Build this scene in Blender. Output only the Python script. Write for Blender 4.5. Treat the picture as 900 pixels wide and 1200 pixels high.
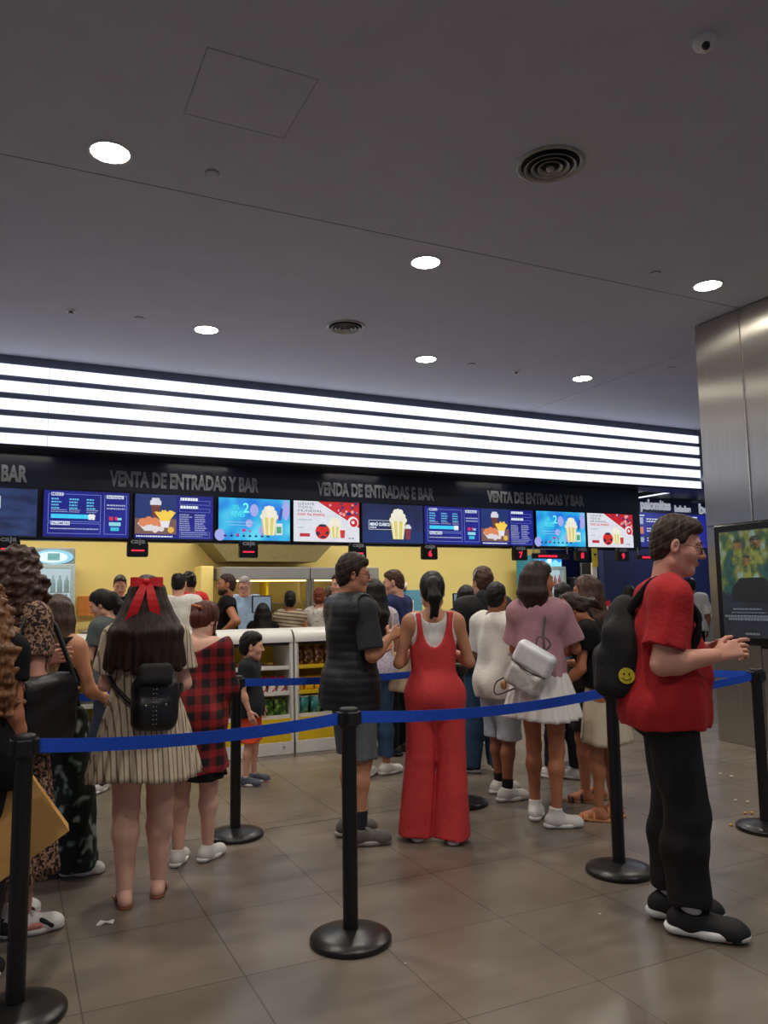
import bpy, math, random
import numpy as np
from mathutils import Vector, Matrix
random.seed(7); np.random.seed(7)
sc = bpy.context.scene
for o in list(bpy.data.objects): bpy.data.objects.remove(o)
C = sc.collection
PI = math.pi

# ------------------------------------------------------------------ camera
cam_d = bpy.data.cameras.new('camera'); cam = bpy.data.objects.new('camera', cam_d); C.objects.link(cam)
cam_d.sensor_fit = 'VERTICAL'; cam_d.sensor_height = 24.0; cam_d.lens = 24.0*912/1200
cam_d.clip_start = 0.05; cam_d.clip_end = 200
cam.matrix_world = Matrix(((0.90168, -0.03431, -0.43103, 0), (-0.43217, -0.10411, -0.89576, 0),
                           (-0.01414, 0.99397, -0.10871, 1.47), (0, 0, 0, 1)))
sc.camera = cam

# ------------------------------------------------------------------ colour, world, exposure
sc.view_settings.view_transform = 'Standard'; sc.view_settings.look = 'None'
sc.view_settings.gamma = 1.0; sc.view_settings.use_curve_mapping = False
sc.view_settings.exposure = 0.0
W = bpy.data.worlds.new('hall'); sc.world = W; W.use_nodes = True
W.node_tree.nodes['Background'].inputs[0].default_value = (0.62, 0.70, 0.92, 1)
W.node_tree.nodes['Background'].inputs[1].default_value = 0.26

CEIL = 4.28
def lamp(kind, name, loc, power, color=(1, .93, .82), size=.2, rot=(0, 0, 0), sizey=None, angle=2.4):
    d = bpy.data.lights.new(name, kind); d.energy = power; d.color = color
    if kind == 'AREA':
        d.shape = 'RECTANGLE' if sizey else 'DISK'; d.size = size
        if sizey: d.size_y = sizey
    elif kind == 'SPOT':
        d.shadow_soft_size = size; d.spot_size = angle; d.spot_blend = .6
    else: d.shadow_soft_size = size
    o = bpy.data.objects.new(name, d); C.objects.link(o); o.location = loc; o.rotation_euler = rot
    return o
LIGHTS = [(.48, 4.90), (3.08, 5.52), (5.70, 4.91), (1.77, 7.90), (4.38, 7.89), (6.67, 7.82),
          (2.0, 2.3), (4.4, 1.6), (-.6, 1.2), (2.4, -.8), (-2.2, 4.6), (-1.2, 7.8)]
DOWN_W = 125
for x, y in LIGHTS: lamp('SPOT', 'downlight_lamp', (x, y, CEIL-.03), DOWN_W, size=.10)
# strip lamps in the ceiling of the kitchen behind the menu screens
for x in (-2, .6, 3.2, 5.8, 8.4):
    lamp('AREA', 'kitchen_lamp', (x, 11.2, 3.33), 46, (1, .93, .78), 1.8, (0, 0, 0), .5)
lamp('AREA', 'kitchen_lamp', (11.6, 9.9, 3.2), 30, (.8, .88, 1), .6, (0, 0, 0), .6)  # outside the kitchen: lamp added to brighten the words on the navy wall
# warm lamps over the counter
for x in (0, 2.2, 4.4, 6.6): lamp('AREA', 'counter_lamp', (x, 9.9, 3.22), 9, (1, .9, .75), .8, (0, 0, 0), .12)

# ------------------------------------------------------------------ helpers: colours and materials
def lin(c):
    return tuple(((v/255)/12.92 if v/255 <= .04045 else ((v/255+.055)/1.055)**2.4) for v in c)
MATS = {}
def newmat(name):
    m = bpy.data.materials.new(name); m.use_nodes = True
    nt = m.node_tree; b = nt.nodes['Principled BSDF']
    return m, nt, b
def node(nt, t, **kw):
    n = nt.nodes.new(t)
    for k, v in kw.items():
        if hasattr(n, k): setattr(n, k, v)
        else: n.inputs[k].default_value = v
    return n
def coords(nt, scale=(1, 1, 1), rot=(0, 0, 0), loc=(0, 0, 0)):
    tc = nt.nodes.new('ShaderNodeTexCoord'); mp = nt.nodes.new('ShaderNodeMapping')
    nt.links.new(tc.outputs['Object'], mp.inputs['Vector'])
    mp.inputs['Scale'].default_value = scale; mp.inputs['Rotation'].default_value = rot; mp.inputs['Location'].default_value = loc
    return mp.outputs['Vector']
def ramp(nt, fac, stops, interp='LINEAR'):
    r = nt.nodes.new('ShaderNodeValToRGB'); r.color_ramp.interpolation = interp
    e = r.color_ramp.elements
    while len(e) < len(stops): e.new(.5)
    for el, (p, c) in zip(e, stops): el.position = p; el.color = (*c, 1) if len(c) == 3 else c
    nt.links.new(fac, r.inputs[0]); return r.outputs[0]
def mat(name, rgb, rough=.6, metal=0., var=.12, scale=25, bump=0., bscale=None, stretch=(1, 1, 1), spec=.5, sheen=0):
    if name in MATS: return MATS[name]
    m, nt, b = newmat(name); c = lin(rgb)
    v = coords(nt, stretch)
    n = node(nt, 'ShaderNodeTexNoise'); n.inputs['Scale'].default_value = scale; n.inputs['Detail'].default_value = 4
    nt.links.new(v, n.inputs['Vector'])
    col = ramp(nt, n.outputs[0], [(.3, tuple(x*(1-var) for x in c)), (.7, tuple(min(1, x*(1+var)) for x in c))])
    nt.links.new(col, b.inputs['Base Color'])
    b.inputs['Roughness'].default_value = rough; b.inputs['Metallic'].default_value = metal
    b.inputs['Specular IOR Level'].default_value = spec
    if sheen: b.inputs['Sheen Weight'].default_value = sheen
    if bump:
        n2 = node(nt, 'ShaderNodeTexNoise'); n2.inputs['Scale'].default_value = bscale or scale*4; n2.inputs['Detail'].default_value = 3
        nt.links.new(v, n2.inputs['Vector'])
        bp = nt.nodes.new('ShaderNodeBump'); bp.inputs['Strength'].default_value = bump; bp.inputs['Distance'].default_value = .01
        nt.links.new(n2.outputs[0], bp.inputs['Height']); nt.links.new(bp.outputs[0], b.inputs['Normal'])
    MATS[name] = m; return m
def skin(name, rgb):
    m = mat('skin_'+name, rgb, .5, var=.06, scale=12, bump=.05, bscale=120, spec=.35)
    b = m.node_tree.nodes['Principled BSDF']; b.inputs['Subsurface Weight'].default_value = .08
    b.inputs['Subsurface Radius'].default_value = (.02, .008, .004); return m
def hairmat(name, rgb, rgb2=None, zsplit=None):
    if 'hair_'+name in MATS: return MATS['hair_'+name]
    m, nt, b = newmat('hair_'+name); c = lin(rgb)
    v = coords(nt, (1, 1, .07))
    n = node(nt, 'ShaderNodeTexNoise'); n.inputs['Scale'].default_value = 90; n.inputs['Detail'].default_value = 3
    nt.links.new(v, n.inputs['Vector'])
    col = ramp(nt, n.outputs[0], [(.35, tuple(x*.55 for x in c)), (.7, tuple(min(1, x*1.6) for x in c))])
    if rgb2:
        c2 = lin(rgb2)
        col2 = ramp(nt, n.outputs[0], [(.35, tuple(x*.55 for x in c2)), (.7, tuple(min(1, x*1.5) for x in c2))])
        tc = nt.nodes.new('ShaderNodeTexCoord'); sp = nt.nodes.new('ShaderNodeSeparateXYZ'); nt.links.new(tc.outputs['Object'], sp.inputs[0])
        mr = nt.nodes.new('ShaderNodeMapRange'); mr.inputs[1].default_value = zsplit+.12; mr.inputs[2].default_value = zsplit-.12
        nt.links.new(sp.outputs[2], mr.inputs[0])
        mx = nt.nodes.new('ShaderNodeMix'); mx.data_type = 'RGBA'; nt.links.new(mr.outputs[0], mx.inputs[0])
        nt.links.new(col, mx.inputs[6]); nt.links.new(col2, mx.inputs[7]); col = mx.outputs[2]
    nt.links.new(col, b.inputs['Base Color']); b.inputs['Roughness'].default_value = .5; b.inputs['Specular IOR Level'].default_value = .3
    bp = nt.nodes.new('ShaderNodeBump'); bp.inputs['Strength'].default_value = .6; bp.inputs['Distance'].default_value = .006
    nt.links.new(n.outputs[0], bp.inputs['Height']); nt.links.new(bp.outputs[0], b.inputs['Normal'])
    MATS['hair_'+name] = m; return m
def emit(name, rgb, strength, var=0.03, scale=8):
    if name in MATS: return MATS[name]
    m, nt, b = newmat(name); c = lin(rgb)
    n = node(nt, 'ShaderNodeTexNoise'); n.inputs['Scale'].default_value = scale; nt.links.new(coords(nt), n.inputs['Vector'])
    col = ramp(nt, n.outputs[0], [(.3, tuple(x*(1-var) for x in c)), (.7, tuple(x*(1+var) for x in c))])
    b.inputs['Base Color'].default_value = (.02, .02, .02, 1); b.inputs['Roughness'].default_value = .4
    nt.links.new(col, b.inputs['Emission Color']); b.inputs['Emission Strength'].default_value = strength
    MATS[name] = m; return m
def pattern(name, build, rough=.8):
    """fabric whose colour comes out of a small node graph"""
    if name in MATS: return MATS[name]
    m, nt, b = newmat(name); b.inputs['Roughness'].default_value = rough
    nt.links.new(build(nt), b.inputs['Base Color'])
    n2 = node(nt, 'ShaderNodeTexNoise'); n2.inputs['Scale'].default_value = 40; nt.links.new(coords(nt), n2.inputs['Vector'])
    bp = nt.nodes.new('ShaderNodeBump'); bp.inputs['Strength'].default_value = .3; bp.inputs['Distance'].default_value = .01
    nt.links.new(n2.outputs[0], bp.inputs['Height']); nt.links.new(bp.outputs[0], b.inputs['Normal'])
    MATS[name] = m; return m
def noisecol(nt, scale, stops, stretch=(1, 1, 1), interp='CONSTANT', detail=2, rot=(0, 0, 0)):
    n = node(nt, 'ShaderNodeTexNoise'); n.inputs['Scale'].default_value = scale; n.inputs['Detail'].default_value = detail
    nt.links.new(coords(nt, stretch, rot), n.inputs['Vector']); return ramp(nt, n.outputs[0], stops, interp)
def stripes(nt, axis_vec, period, width, ca, cb, soft=.1):
    """regular lines across the plane normal axis_vec"""
    tc = nt.nodes.new('ShaderNodeTexCoord'); d = nt.nodes.new('ShaderNodeVectorMath'); d.operation = 'DOT_PRODUCT'
    nt.links.new(tc.outputs['Object'], d.inputs[0]); d.inputs[1].default_value = axis_vec
    m1 = nt.nodes.new('ShaderNodeMath'); m1.operation = 'DIVIDE'; m1.inputs[1].default_value = period; nt.links.new(d.outputs['Value'], m1.inputs[0])
    m2 = nt.nodes.new('ShaderNodeMath'); m2.operation = 'FRACT'; nt.links.new(m1.outputs[0], m2.inputs[0])
    return ramp(nt, m2.outputs[0], [(0, ca), (width, ca), (min(.999, width+soft), cb), (.999-soft*.5, cb)]), m2.outputs[0]
def mixc(nt, a, b, fac=.5, mode='MIX'):
    mx = nt.nodes.new('ShaderNodeMix'); mx.data_type = 'RGBA'; mx.blend_type = mode
    if isinstance(fac, (int, float)): mx.inputs[0].default_value = fac
    else: nt.links.new(fac, mx.inputs[0])
    for s, i in ((a, 6), (b, 7)):
        if isinstance(s, tuple): mx.inputs[i].default_value = (*s, 1)
        else: nt.links.new(s, mx.inputs[i])
    return mx.outputs[2]

# ------------------------------------------------------------------ helpers: objects
def tag(o, label=None, cat=None, group=None, kind=None):
    if label: o['label'] = label
    if cat: o['category'] = cat
    if group: o['group'] = group
    if kind: o['kind'] = kind
    return o
def empty(name, loc=(0, 0, 0), rz=0., label=None, cat=None, group=None):
    o = bpy.data.objects.new(name, None); C.objects.link(o); o.location = loc; o.rotation_euler = (0, 0, rz)
    o.empty_display_size = .1
    return tag(o, label, cat, group)
def cr(pts, n=6):
    P_ = [np.array(p, float) for p in pts]; P_ = [2*P_[0]-P_[1]]+P_+[2*P_[-1]-P_[-2]]; out = []
    for i in range(1, len(P_)-2):
        for k in range(n):
            t = k/n; a, b, c, d = P_[i-1:i+3]; out.append(.5*((2*b)+(c-a)*t+(2*a-5*b+4*c-d)*t*t+(3*b-a-3*c+d)*t**3))
    return out+[P_[-2]]
class MB:
    """collects geometry that becomes one mesh object"""
    def __init__(s): s.v = []; s.f = []; s.m = []; s.sm = []
    def add(s, vs, fs, mi=0, smooth=False, M=None):
        k = len(s.v)
        for v in vs: s.v.append(tuple(M @ Vector(v)) if M else tuple(v))
        for f in fs: s.f.append([i+k for i in f]); s.m.append(mi); s.sm.append(smooth)
        return s
    def box(s, c, d, mi=0, M=None, bev=0.0):
        x, y, z = c; a, b, e = (q/2 for q in d)
        if bev <= 0 or min(a, b, e) < bev*1.2:
            vs = [(x+i*a, y+j*b, z+k*e) for i in (-1, 1) for j in (-1, 1) for k in (-1, 1)]
            s.add(vs, [(0, 1, 3, 2), (4, 6, 7, 5), (0, 4, 5, 1), (2, 3, 7, 6), (0, 2, 6, 4), (1, 5, 7, 3)], mi, M=M)
        else:
            vs = []; idx = {}
            for i in (-1, 1):
                for j in (-1, 1):
                    for k in (-1, 1):
                        for w in range(3):
                            q = [i*(a-(bev if w != 0 else 0)), j*(b-(bev if w != 1 else 0)), k*(e-(bev if w != 2 else 0))]
                            idx[(i, j, k, w)] = len(vs); vs.append((x+q[0], y+q[1], z+q[2]))
            fs = []
            for w in range(3):
                u, t = [q for q in range(3) if q != w]
                for sg in (-1, 1):
                    ring = []
                    for (p, q) in ((-1, -1), (1, -1), (1, 1), (-1, 1)):
                        key = [0, 0, 0]; key[w] = sg; key[u] = p; key[t] = q; ring.append(idx[(*key, w)])
                    if (sg > 0) == (w == 1): ring.reverse()
                    fs.append(ring)
            for w in range(3):
                u, t = [q for q in range(3) if q != w]
                for p in (-1, 1):
                    for q in (-1, 1):
                        k0 = [0]*3; k0[u] = p; k0[t] = q; k1 = list(k0); k0[w] = -1; k1[w] = 1
                        r = [idx[(*k0, u)], idx[(*k1, u)], idx[(*k1, t)], idx[(*k0, t)]]
                        if (p*q > 0) == (w != 1): r.reverse()
                        fs.append(r)
            for i in (-1, 1):
                for j in (-1, 1):
                    for k in (-1, 1):
                        r = [idx[(i, j, k, 0)], idx[(i, j, k, 1)], idx[(i, j, k, 2)]]
                        if i*j*k < 0: r.reverse()
                        fs.append(r)
            s.add(vs, fs, mi, M=M)
        return s
    def cyl(s, c, r, h, n=24, mi=0, r2=None, M=None, smooth=True, cap=True):
        r2 = r if r2 is None else r2; x, y, z = c
        vs = [(x+q*math.cos(2*PI*i/n), y+q*math.sin(2*PI*i/n), z+dz) for (q, dz) in ((r, 0), (r2, h)) for i in range(n)]
        s.add(vs, [(i, (i+1) % n, n+(i+1) % n, n+i) for i in range(n)], mi, smooth, M)
        if cap:
            s.add(vs[:n], [tuple(reversed(range(n)))], mi, False, M); s.add(vs[n:], [tuple(range(n))], mi, False, M)
        return s
    def lathe(s, prof, n=40, mi=0, M=None, smooth=True, c=(0, 0, 0)):
        vs = [(c[0]+r*math.cos(2*PI*i/n), c[1]+r*math.sin(2*PI*i/n), c[2]+z) for r, z in prof for i in range(n)]
        fs = [(j*n+i, j*n+(i+1) % n, (j+1)*n+(i+1) % n, (j+1)*n+i) for j in range(len(prof)-1) for i in range(n)]
        return s.add(vs, fs, mi, smooth, M)
    def tube(s, pts, r, n=8, mi=0, closed=False, rr=None, flat=1.0):
        pts = [Vector(p) for p in pts]; N = len(pts); vs = []
        up = Vector((0, 0, 1))
        for i, p in enumerate(pts):
            a = pts[(i-1) % N] if (i or closed) else p; b = pts[(i+1) % N] if (i < N-1 or closed) else p
            t = (b-a).normalized(); u = t.cross(up)
            if u.length < 1e-3: u = t.cross(Vector((1, 0, 0)))
            u.normalize(); w = u.cross(t); q = rr[i] if rr else r
            for k in range(n):
                an = 2*PI*k/n; vs.append(p+u*math.cos(an)*q*flat+w*math.sin(an)*q)
        L = N if closed else N-1
        fs = [(i*n+k, i*n+(k+1) % n, ((i+1) % N)*n+(k+1) % n, ((i+1) % N)*n+k) for i in range(L) for k in range(n)]
        s.add(vs, fs, mi, True)
        if not closed: s.add([vs[k] for k in range(n)], [tuple(range(n))], mi); s.add(vs[-n:], [tuple(reversed(range(n)))], mi)
        return s
    def ball(s, c, r, n=12, mi=0, M=None):
        if isinstance(r, (int, float)): r = (r, r, r)
        vs = []; fs = []
        for j in range(n+1):
            for i in range(2*n):
                a = PI*j/n; b = PI*i/n
                vs.append((c[0]+r[0]*math.sin(a)*math.cos(b), c[1]+r[1]*math.sin(a)*math.sin(b), c[2]-r[2]*math.cos(a)))
        for j in range(n):
            for i in range(2*n): fs.append((j*2*n+i, j*2*n+(i+1) % (2*n), (j+1)*2*n+(i+1) % (2*n), (j+1)*2*n+i))
        return s.add(vs, fs, mi, True, M)
    def prism(s, poly, y0, y1, mi=0, plane='XZ', M=None):
        n = len(poly)
        def P(a, b, t): return {'XZ': (a, t, b), 'YZ': (t, a, b), 'XY': (a, b, t)}[plane]
        vs = [P(a, b, y0) for a, b in poly]+[P(a, b, y1) for a, b in poly]
        fs = [tuple(range(n)), tuple(reversed(range(n, 2*n)))]+[(i, n+i, n+(i+1) % n, (i+1) % n) for i in range(n)]
        return s.add(vs, fs, mi, M=M)
    def build(s, name, mats, parent=None, loc=None):
        me = bpy.data.meshes.new(name); me.from_pydata(s.v, [], s.f)
        for m in (mats if isinstance(mats, (list, tuple)) else [mats]): me.materials.append(m)
        me.polygons.foreach_set('material_index', s.m); me.polygons.foreach_set('use_smooth', s.sm)
        me.update(); me.validate()
        o = bpy.data.objects.new(name, me); C.objects.link(o)
        if parent: o.parent = parent
        if loc: o.location = loc
        return o
def struct(name, mb, m, kind='structure'):
    o = mb.build(name, m); o['kind'] = kind; return o
def copy_tree(o, parent=None):
    c = o.copy(); C.objects.link(c); c.parent = parent
    for ch in list(o.children): copy_tree(ch, c)
    return c
_tc = {}
def textmesh(body, size=.1, depth=.004, bold=.0, sx=1.0, align='LEFT', squash=1.0):
    cu = bpy.data.curves.new('lettering', 'FONT'); cu.body = body; cu.size = size; cu.extrude = depth; cu.offset = bold
    cu.align_x = align; cu.resolution_u = 3
    o = bpy.data.objects.new('lettering', cu); C.objects.link(o)
    bpy.context.view_layer.update()
    dg = bpy.context.evaluated_depsgraph_get(); me = bpy.data.meshes.new_from_object(o.evaluated_get(dg))
    bpy.data.objects.remove(o)
    for v in me.vertices: v.co.x *= sx; v.co.y *= squash
    return me
def text(name, body, m, loc, size, parent=None, depth=.004, bold=0., sx=1., align='LEFT', rot=(PI/2, 0, 0), width=None):
    me = textmesh(body, size, depth, bold, 1, align)
    if width:
        w = max(v.co.x for v in me.vertices)-min(v.co.x for v in me.vertices); sx = width/w
    if sx != 1:
        for v in me.vertices: v.co.x *= sx
    me.materials.clear(); me.materials.append(m)
    o = bpy.data.objects.new(name, me); C.objects.link(o); o.location = loc; o.rotation_euler = rot
    if parent: o.parent = parent
    return o
# ================================================================== THE SETTING
def floor_mat():
    m, nt, b = newmat('floor_tiles')
    v = coords(nt, loc=(-.287+.6, -2.50+.66, 0))
    br = nt.nodes.new('ShaderNodeTexBrick'); br.offset = 0; br.squash = 1
    br.inputs['Scale'].default_value = 1; br.inputs['Brick Width'].default_value = .6; br.inputs['Row Height'].default_value = .66
    br.inputs['Mortar Size'].default_value = .0035; br.inputs['Mortar Smooth'].default_value = .3
    br.inputs['Color1'].default_value = (.86, .86, .86, 1); br.inputs['Color2'].default_value = (1.0, 1.0, 1.0, 1); br.inputs['Mortar'].default_value = (.52, .52, .52, 1)
    nt.links.new(v, br.inputs['Vector'])
    n = node(nt, 'ShaderNodeTexNoise'); n.inputs['Scale'].default_value = 1.6; n.inputs['Detail'].default_value = 3; n.inputs['Roughness'].default_value = .5
    nt.links.new(coords(nt, (1, 1.6, 1)), n.inputs['Vector'])
    base = ramp(nt, n.outputs[0], [(.3, lin((112, 101, 90))), (.5, lin((122, 111, 100))), (.72, lin((133, 122, 111)))])
    mx = nt.nodes.new('ShaderNodeMix'); mx.data_type = 'RGBA'; mx.blend_type = 'MULTIPLY'; mx.inputs[0].default_value = 1
    nt.links.new(base, mx.inputs[6]); nt.links.new(br.outputs['Color'], mx.inputs[7])
    nt.links.new(mx.outputs[2], b.inputs['Base Color'])
    b.inputs['Roughness'].default_value = .27
    bp = nt.nodes.new('ShaderNodeBump'); bp.inputs['Strength'].default_value = .25; bp.inputs['Distance'].default_value = .004; bp.invert = True
    nt.links.new(br.outputs['Fac'], bp.inputs['Height']); nt.links.new(bp.outputs[0], b.inputs['Normal'])
    b.inputs['Specular IOR Level'].default_value = .45
    return m
struct('floor', MB().box((4, 4, -.05), (22, 24, .1)), floor_mat())
# thin bright joint strip across the floor
struct('trim_1', MB().box((1.9, 5.02, .0012), (13, .008, .0024)), mat('joint_metal', (150, 146, 138), .35, .6))

# ceiling of plaster panels with open joints
ceil_m = mat('ceiling_plaster', (180, 182, 198), .85, var=.03, scale=3, bump=.02, bscale=60)
cb = MB()
cuts_x = [-7, 7.10, 15]
J = .012
cb.box((4, -.8+0, CEIL+.05), (22, 12-J, .1))            # up to the first joint at Y 5.2
cb.box(((-7+7.10)/2, (5.2+9.72)/2, CEIL+.05), (14.10-J, 4.52-J, .1))
cb.box(((7.10+15)/2, (5.2+9.72)/2, CEIL+.05), (7.9-J, 4.52-J, .1))
cb.box((4, 12.9, CEIL+.05), (22, 6.3, .1)); cb.box((4, 4, CEIL+.13), (22, 24, .04))
struct('ceiling', cb, ceil_m)

wall_y = mat('yellow_wall_paint', (244, 222, 140), .6, var=.03, scale=2)
navy = mat('navy_panel', (17, 22, 46), .35, var=.1, scale=3)
navy2 = mat('navy_wall_paint', (14, 24, 76), .5, var=.06, scale=2)
blackp = mat('black_panel', (12, 13, 18), .4)
struct('wall_back', MB().box((2.6, 13.15, 1.9), (16.0, .2, 3.8)), wall_y)
struct('wall_back_right', MB().box((12.4, 12.9, 1.9), (5.2, .2, 3.8)), navy2)
struct('wall_kitchen_side', MB().box((-5.3, 11.4, 1.9), (.2, 3.4, 3.8)), wall_y)
struct('ceiling_kitchen', MB().box((4.8, 11.6, 3.42), (20.4, 3.2, .1)), mat('kitchen_ceiling', (225, 222, 214), .8, var=.02))
# light fascia: dark box, five glowing bands
f = MB().box((2.7, 9.85, 3.79), (16.0, .44, .98))
fas = struct('wall_fascia', f, mat('fascia_dark', (92, 98, 120), .3, var=.08, scale=4))
strip_m = emit('light_band', (230, 234, 250), 1.4, .02, 3)
for k, (za, zb) in enumerate([(4.172, 4.045), (3.978, 3.846), (3.773, 3.645), (3.571, 3.440), (3.373, 3.252)]):
    t = empty('light_band', (0, 9.612, (za+zb)/2), label='glowing white light band on the dark fascia, '+['topmost', 'second from the top', 'middle one', 'fourth from the top', 'lowest'][k]+' of the five', cat='light', group='white light bands above the counter')
    d = MB(); x = -5.3
    while x < 10.7:
        x2 = min(10.72, x+1.88+(.0)); d.box(((x+x2)/2, .010, 0), (x2-x-.004, .016, za-zb), bev=.002); x = x2
    d.build('diffuser', strip_m, t)
    MB().box((10.71, .0, 0), (.02, .03, za-zb+.01)).build('end_cap', mat('cap_grey', (150, 155, 170), .4), t)
# soffit and sign wall with the menu screens
struct('wall_soffit', MB().box((2.7, 9.84, 3.235), (16.0, .46, .03)), blackp)
struct('wall_signs', MB().box((2.15, 10.14, 2.74), (15.1, .16, 1.08)), navy)
struct('wall_right_signs', MB().box((13.0, 11.2, 1.95), (6.4, .14, 3.0)), navy2)
struct('trim_2', MB().box((10.62, 10.4, 3.262), (.03, 1.5, .02)), emit('led_line', (225, 232, 255), 1.5))
struct('ceiling_right', MB().box((12.9, 10.4, 3.32), (4.4, 1.5, .08)), blackp)
# brushed steel column
def steel_brushed(name, rgb=(200, 196, 188), rough=.33):
    m, nt, b = newmat(name); b.inputs['Metallic'].default_value = 1; b.inputs['Roughness'].default_value = rough
    n = node(nt, 'ShaderNodeTexNoise'); n.inputs['Scale'].default_value = 1; n.inputs['Detail'].default_value = 3
    nt.links.new(coords(nt, (260, 260, 1.2)), n.inputs['Vector'])
    b.inputs['Anisotropic'].default_value = 1.0;  tg = nt.nodes.new('ShaderNodeTangent'); tg.direction_type = 'RADIAL'; tg.axis = 'Z'; nt.links.new(tg.outputs[0], b.inputs['Tangent'])
    c = lin(rgb); nt.links.new(ramp(nt, n.outputs[0], [(.3, tuple(x*.9 for x in c)), (.7, tuple(x*1.1 for x in c))]), b.inputs['Base Color'])
    bp = nt.nodes.new('ShaderNodeBump'); bp.inputs['Strength'].default_value = .03; bp.inputs['Distance'].default_value = .0012
    nt.links.new(n.outputs[0], bp.inputs['Height']); nt.links.new(bp.outputs[0], b.inputs['Normal'])
    n2 = node(nt, 'ShaderNodeTexNoise'); n2.inputs['Scale'].default_value = 1.3; nt.links.new(coords(nt), n2.inputs['Vector'])
    bp2 = nt.nodes.new('ShaderNodeBump'); bp2.inputs['Strength'].default_value = .06; bp2.inputs['Distance'].default_value = .05
    nt.links.new(n2.outputs[0], bp2.inputs['Height']); nt.links.new(bp2.outputs[0], bp.inputs['Normal'])
    return m
cst = steel_brushed('brushed_steel')
cm = MB(); g = .006
for (y0, y1) in ((5.205, 5.76), (4.2, 5.195), (3.2, 4.19)):
    for (z0, z1) in ((.0, 2.137), (2.145, 4.27)):
        cm.box((6.60, (y0+y1)/2, (z0+z1)/2), (.3, y1-y0, z1-z0), bev=.004)
cm.box((7.6, 5.61, 2.135), (1.7, .3, 4.27)); cm.box((7.6, 4.4, 2.135), (1.66, 2.2, 4.26))
col = struct('wall_column', cm, cst)
struct('trim_3', MB().box((6.446, 5.2, 3.2), (.012, .014, 2.1)), mat('seam_metal', (200, 196, 188), .25, 1.0))

# ------------------------------------------------------------------ ceiling fittings
white_trim = mat('white_ring', (205, 205, 205), .5)
lens_m = emit('downlight_lens', (255, 246, 228), 60.0)
names = ['nearest downlight at the left, before the ceiling seam', 'downlight just beyond the ceiling seam, between the two round vents', 'downlight close to the steel column',
         'downlight in the far row at the left', 'downlight in the far row, right of the small round vent', 'downlight in the far row at the right, beside the diagonal ceiling seam']
for i, (x, y) in enumerate(LIGHTS):
    if i > 7: break
    t = empty('ceiling_downlight', (x, y, CEIL), label=('round glowing '+(names[i] if i < 6 else 'downlight of the ceiling behind the viewer')), cat='ceiling light', group='round ceiling downlights')
    MB().lathe([(.135, 0), (.135, -.006), (.128, -.009), (.118, -.008), (.115, .0)], 32).build('ring', white_trim, t)
    MB().cyl((0, 0, -.006), .115, .004, 32).build('lens', lens_m, t)
steel = mat('vent_metal', (150, 148, 144), .35, .5)
dark_in = mat('vent_inside', (20, 20, 20), .8)
def vent(x, y, R, label):
    t = empty('ceiling_vent', (x, y, CEIL), label=label, cat='vent', group='round ceiling vents')
    MB().cyl((0, 0, -.004), R*.93, .003, 40).build('backing', dark_in, t)
    MB().lathe([(R, 0), (R, -.008), (R*.93, -.014), (R*.86, -.008), (R*.84, -.003)], 48).build('frame', steel, t)
    for q in (.66, .46, .27):
        MB().lathe([(R*q, -.008), (R*(q+.07), -.020), (R*(q+.10), -.030), (R*(q+.085), -.031), (R*(q+.04), -.022), (R*(q-.03), -.012), (R*q, -.008)], 40).build('ring', steel, t)
    MB().ball((0, 0, -.03), (R*.13, R*.13, .018), 10).build('knob', steel, t)
vent(3.11, 3.87, .225, 'large round metal ceiling vent of concentric rings before the seam')
vent(3.07, 7.24, .205, 'smaller round metal ceiling vent beyond the seam, over the queue')
# camera dome
t = empty('security_camera', (3.11, 2.605, CEIL), label='small white dome security camera with a black lens on the ceiling', cat='security camera')
MB().lathe([(.06, 0), (.06, -.02), (.05, -.04), (.0, -.045)], 28).build('base', white_trim, t)
MB().ball((-.012, -.012, -.045), .036, 12).build('ball', mat('cam_white', (215, 210, 200), .4), t)
MB().ball((-.026, -.028, -.060), .021, 10).build('lens', mat('cam_lens', (8, 8, 8), .1), t)
# hatch outline
t = empty('access_hatch', (0, 0, CEIL), label='flush square access hatch outlined in the near ceiling', cat='ceiling hatch')
hx0, hx1, hy0, hy1 = .82, 1.425, 3.71, 4.31
b = MB().box(((hx0+hx1)/2, (hy0+hy1)/2, -.0004), (hx1-hx0-.01, hy1-hy0-.01, .0008)); b.build('panel', ceil_m, t)
b = MB()
for (c, d) in ((((hx0+hx1)/2, hy0, -.001), (hx1-hx0, .004, .0012)), (((hx0+hx1)/2, hy1, -.001), (hx1-hx0, .004, .0012)), ((hx0, (hy0+hy1)/2, -.001), (.004, hy1-hy0, .0012)), ((hx1, (hy0+hy1)/2, -.001), (.004, hy1-hy0, .0012))): b.box(c, d)
b.build('joint', mat('joint_dark', (146, 146, 156), .8), t)
def sprinkler(x, y, label, det=False):
    t = empty('smoke_detector' if det else 'sprinkler', (x, y, CEIL), label=label, cat='detector' if det else 'sprinkler')
    MB().lathe([(.045, 0), (.045, -.006), (.038, -.01), (0, -.01)], 24).build('plate', white_trim if det else ceil_m, t)
    if det:
        MB().lathe([(.022, -.01), (.022, -.025), (.03, -.028), (.03, -.034), (0, -.036)], 16).build('sensor', steel, t)
    else:
        MB().lathe([(.047, 0), (.047, -.004), (.043, -.004), (.043, 0)], 24).build('rim', mat('joint_dark2', (60, 60, 62), .8), t)
sprinkler(1.12, 4.88, 'small round concealed sprinkler cover between hatch and seam')
sprinkler(.45, 7.88, 'small metal sprinkler sensor on the ceiling at the far left', True)
sprinkler(1.08, 7.83, 'small round sprinkler cover left of the far left downlight')
sprinkler(5.05, 4.9, 'small round sprinkler cover left of the downlight by the steel column')
sprinkler(4.99, 7.85, 'small round sprinkler cover between the far row downlights')
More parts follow.
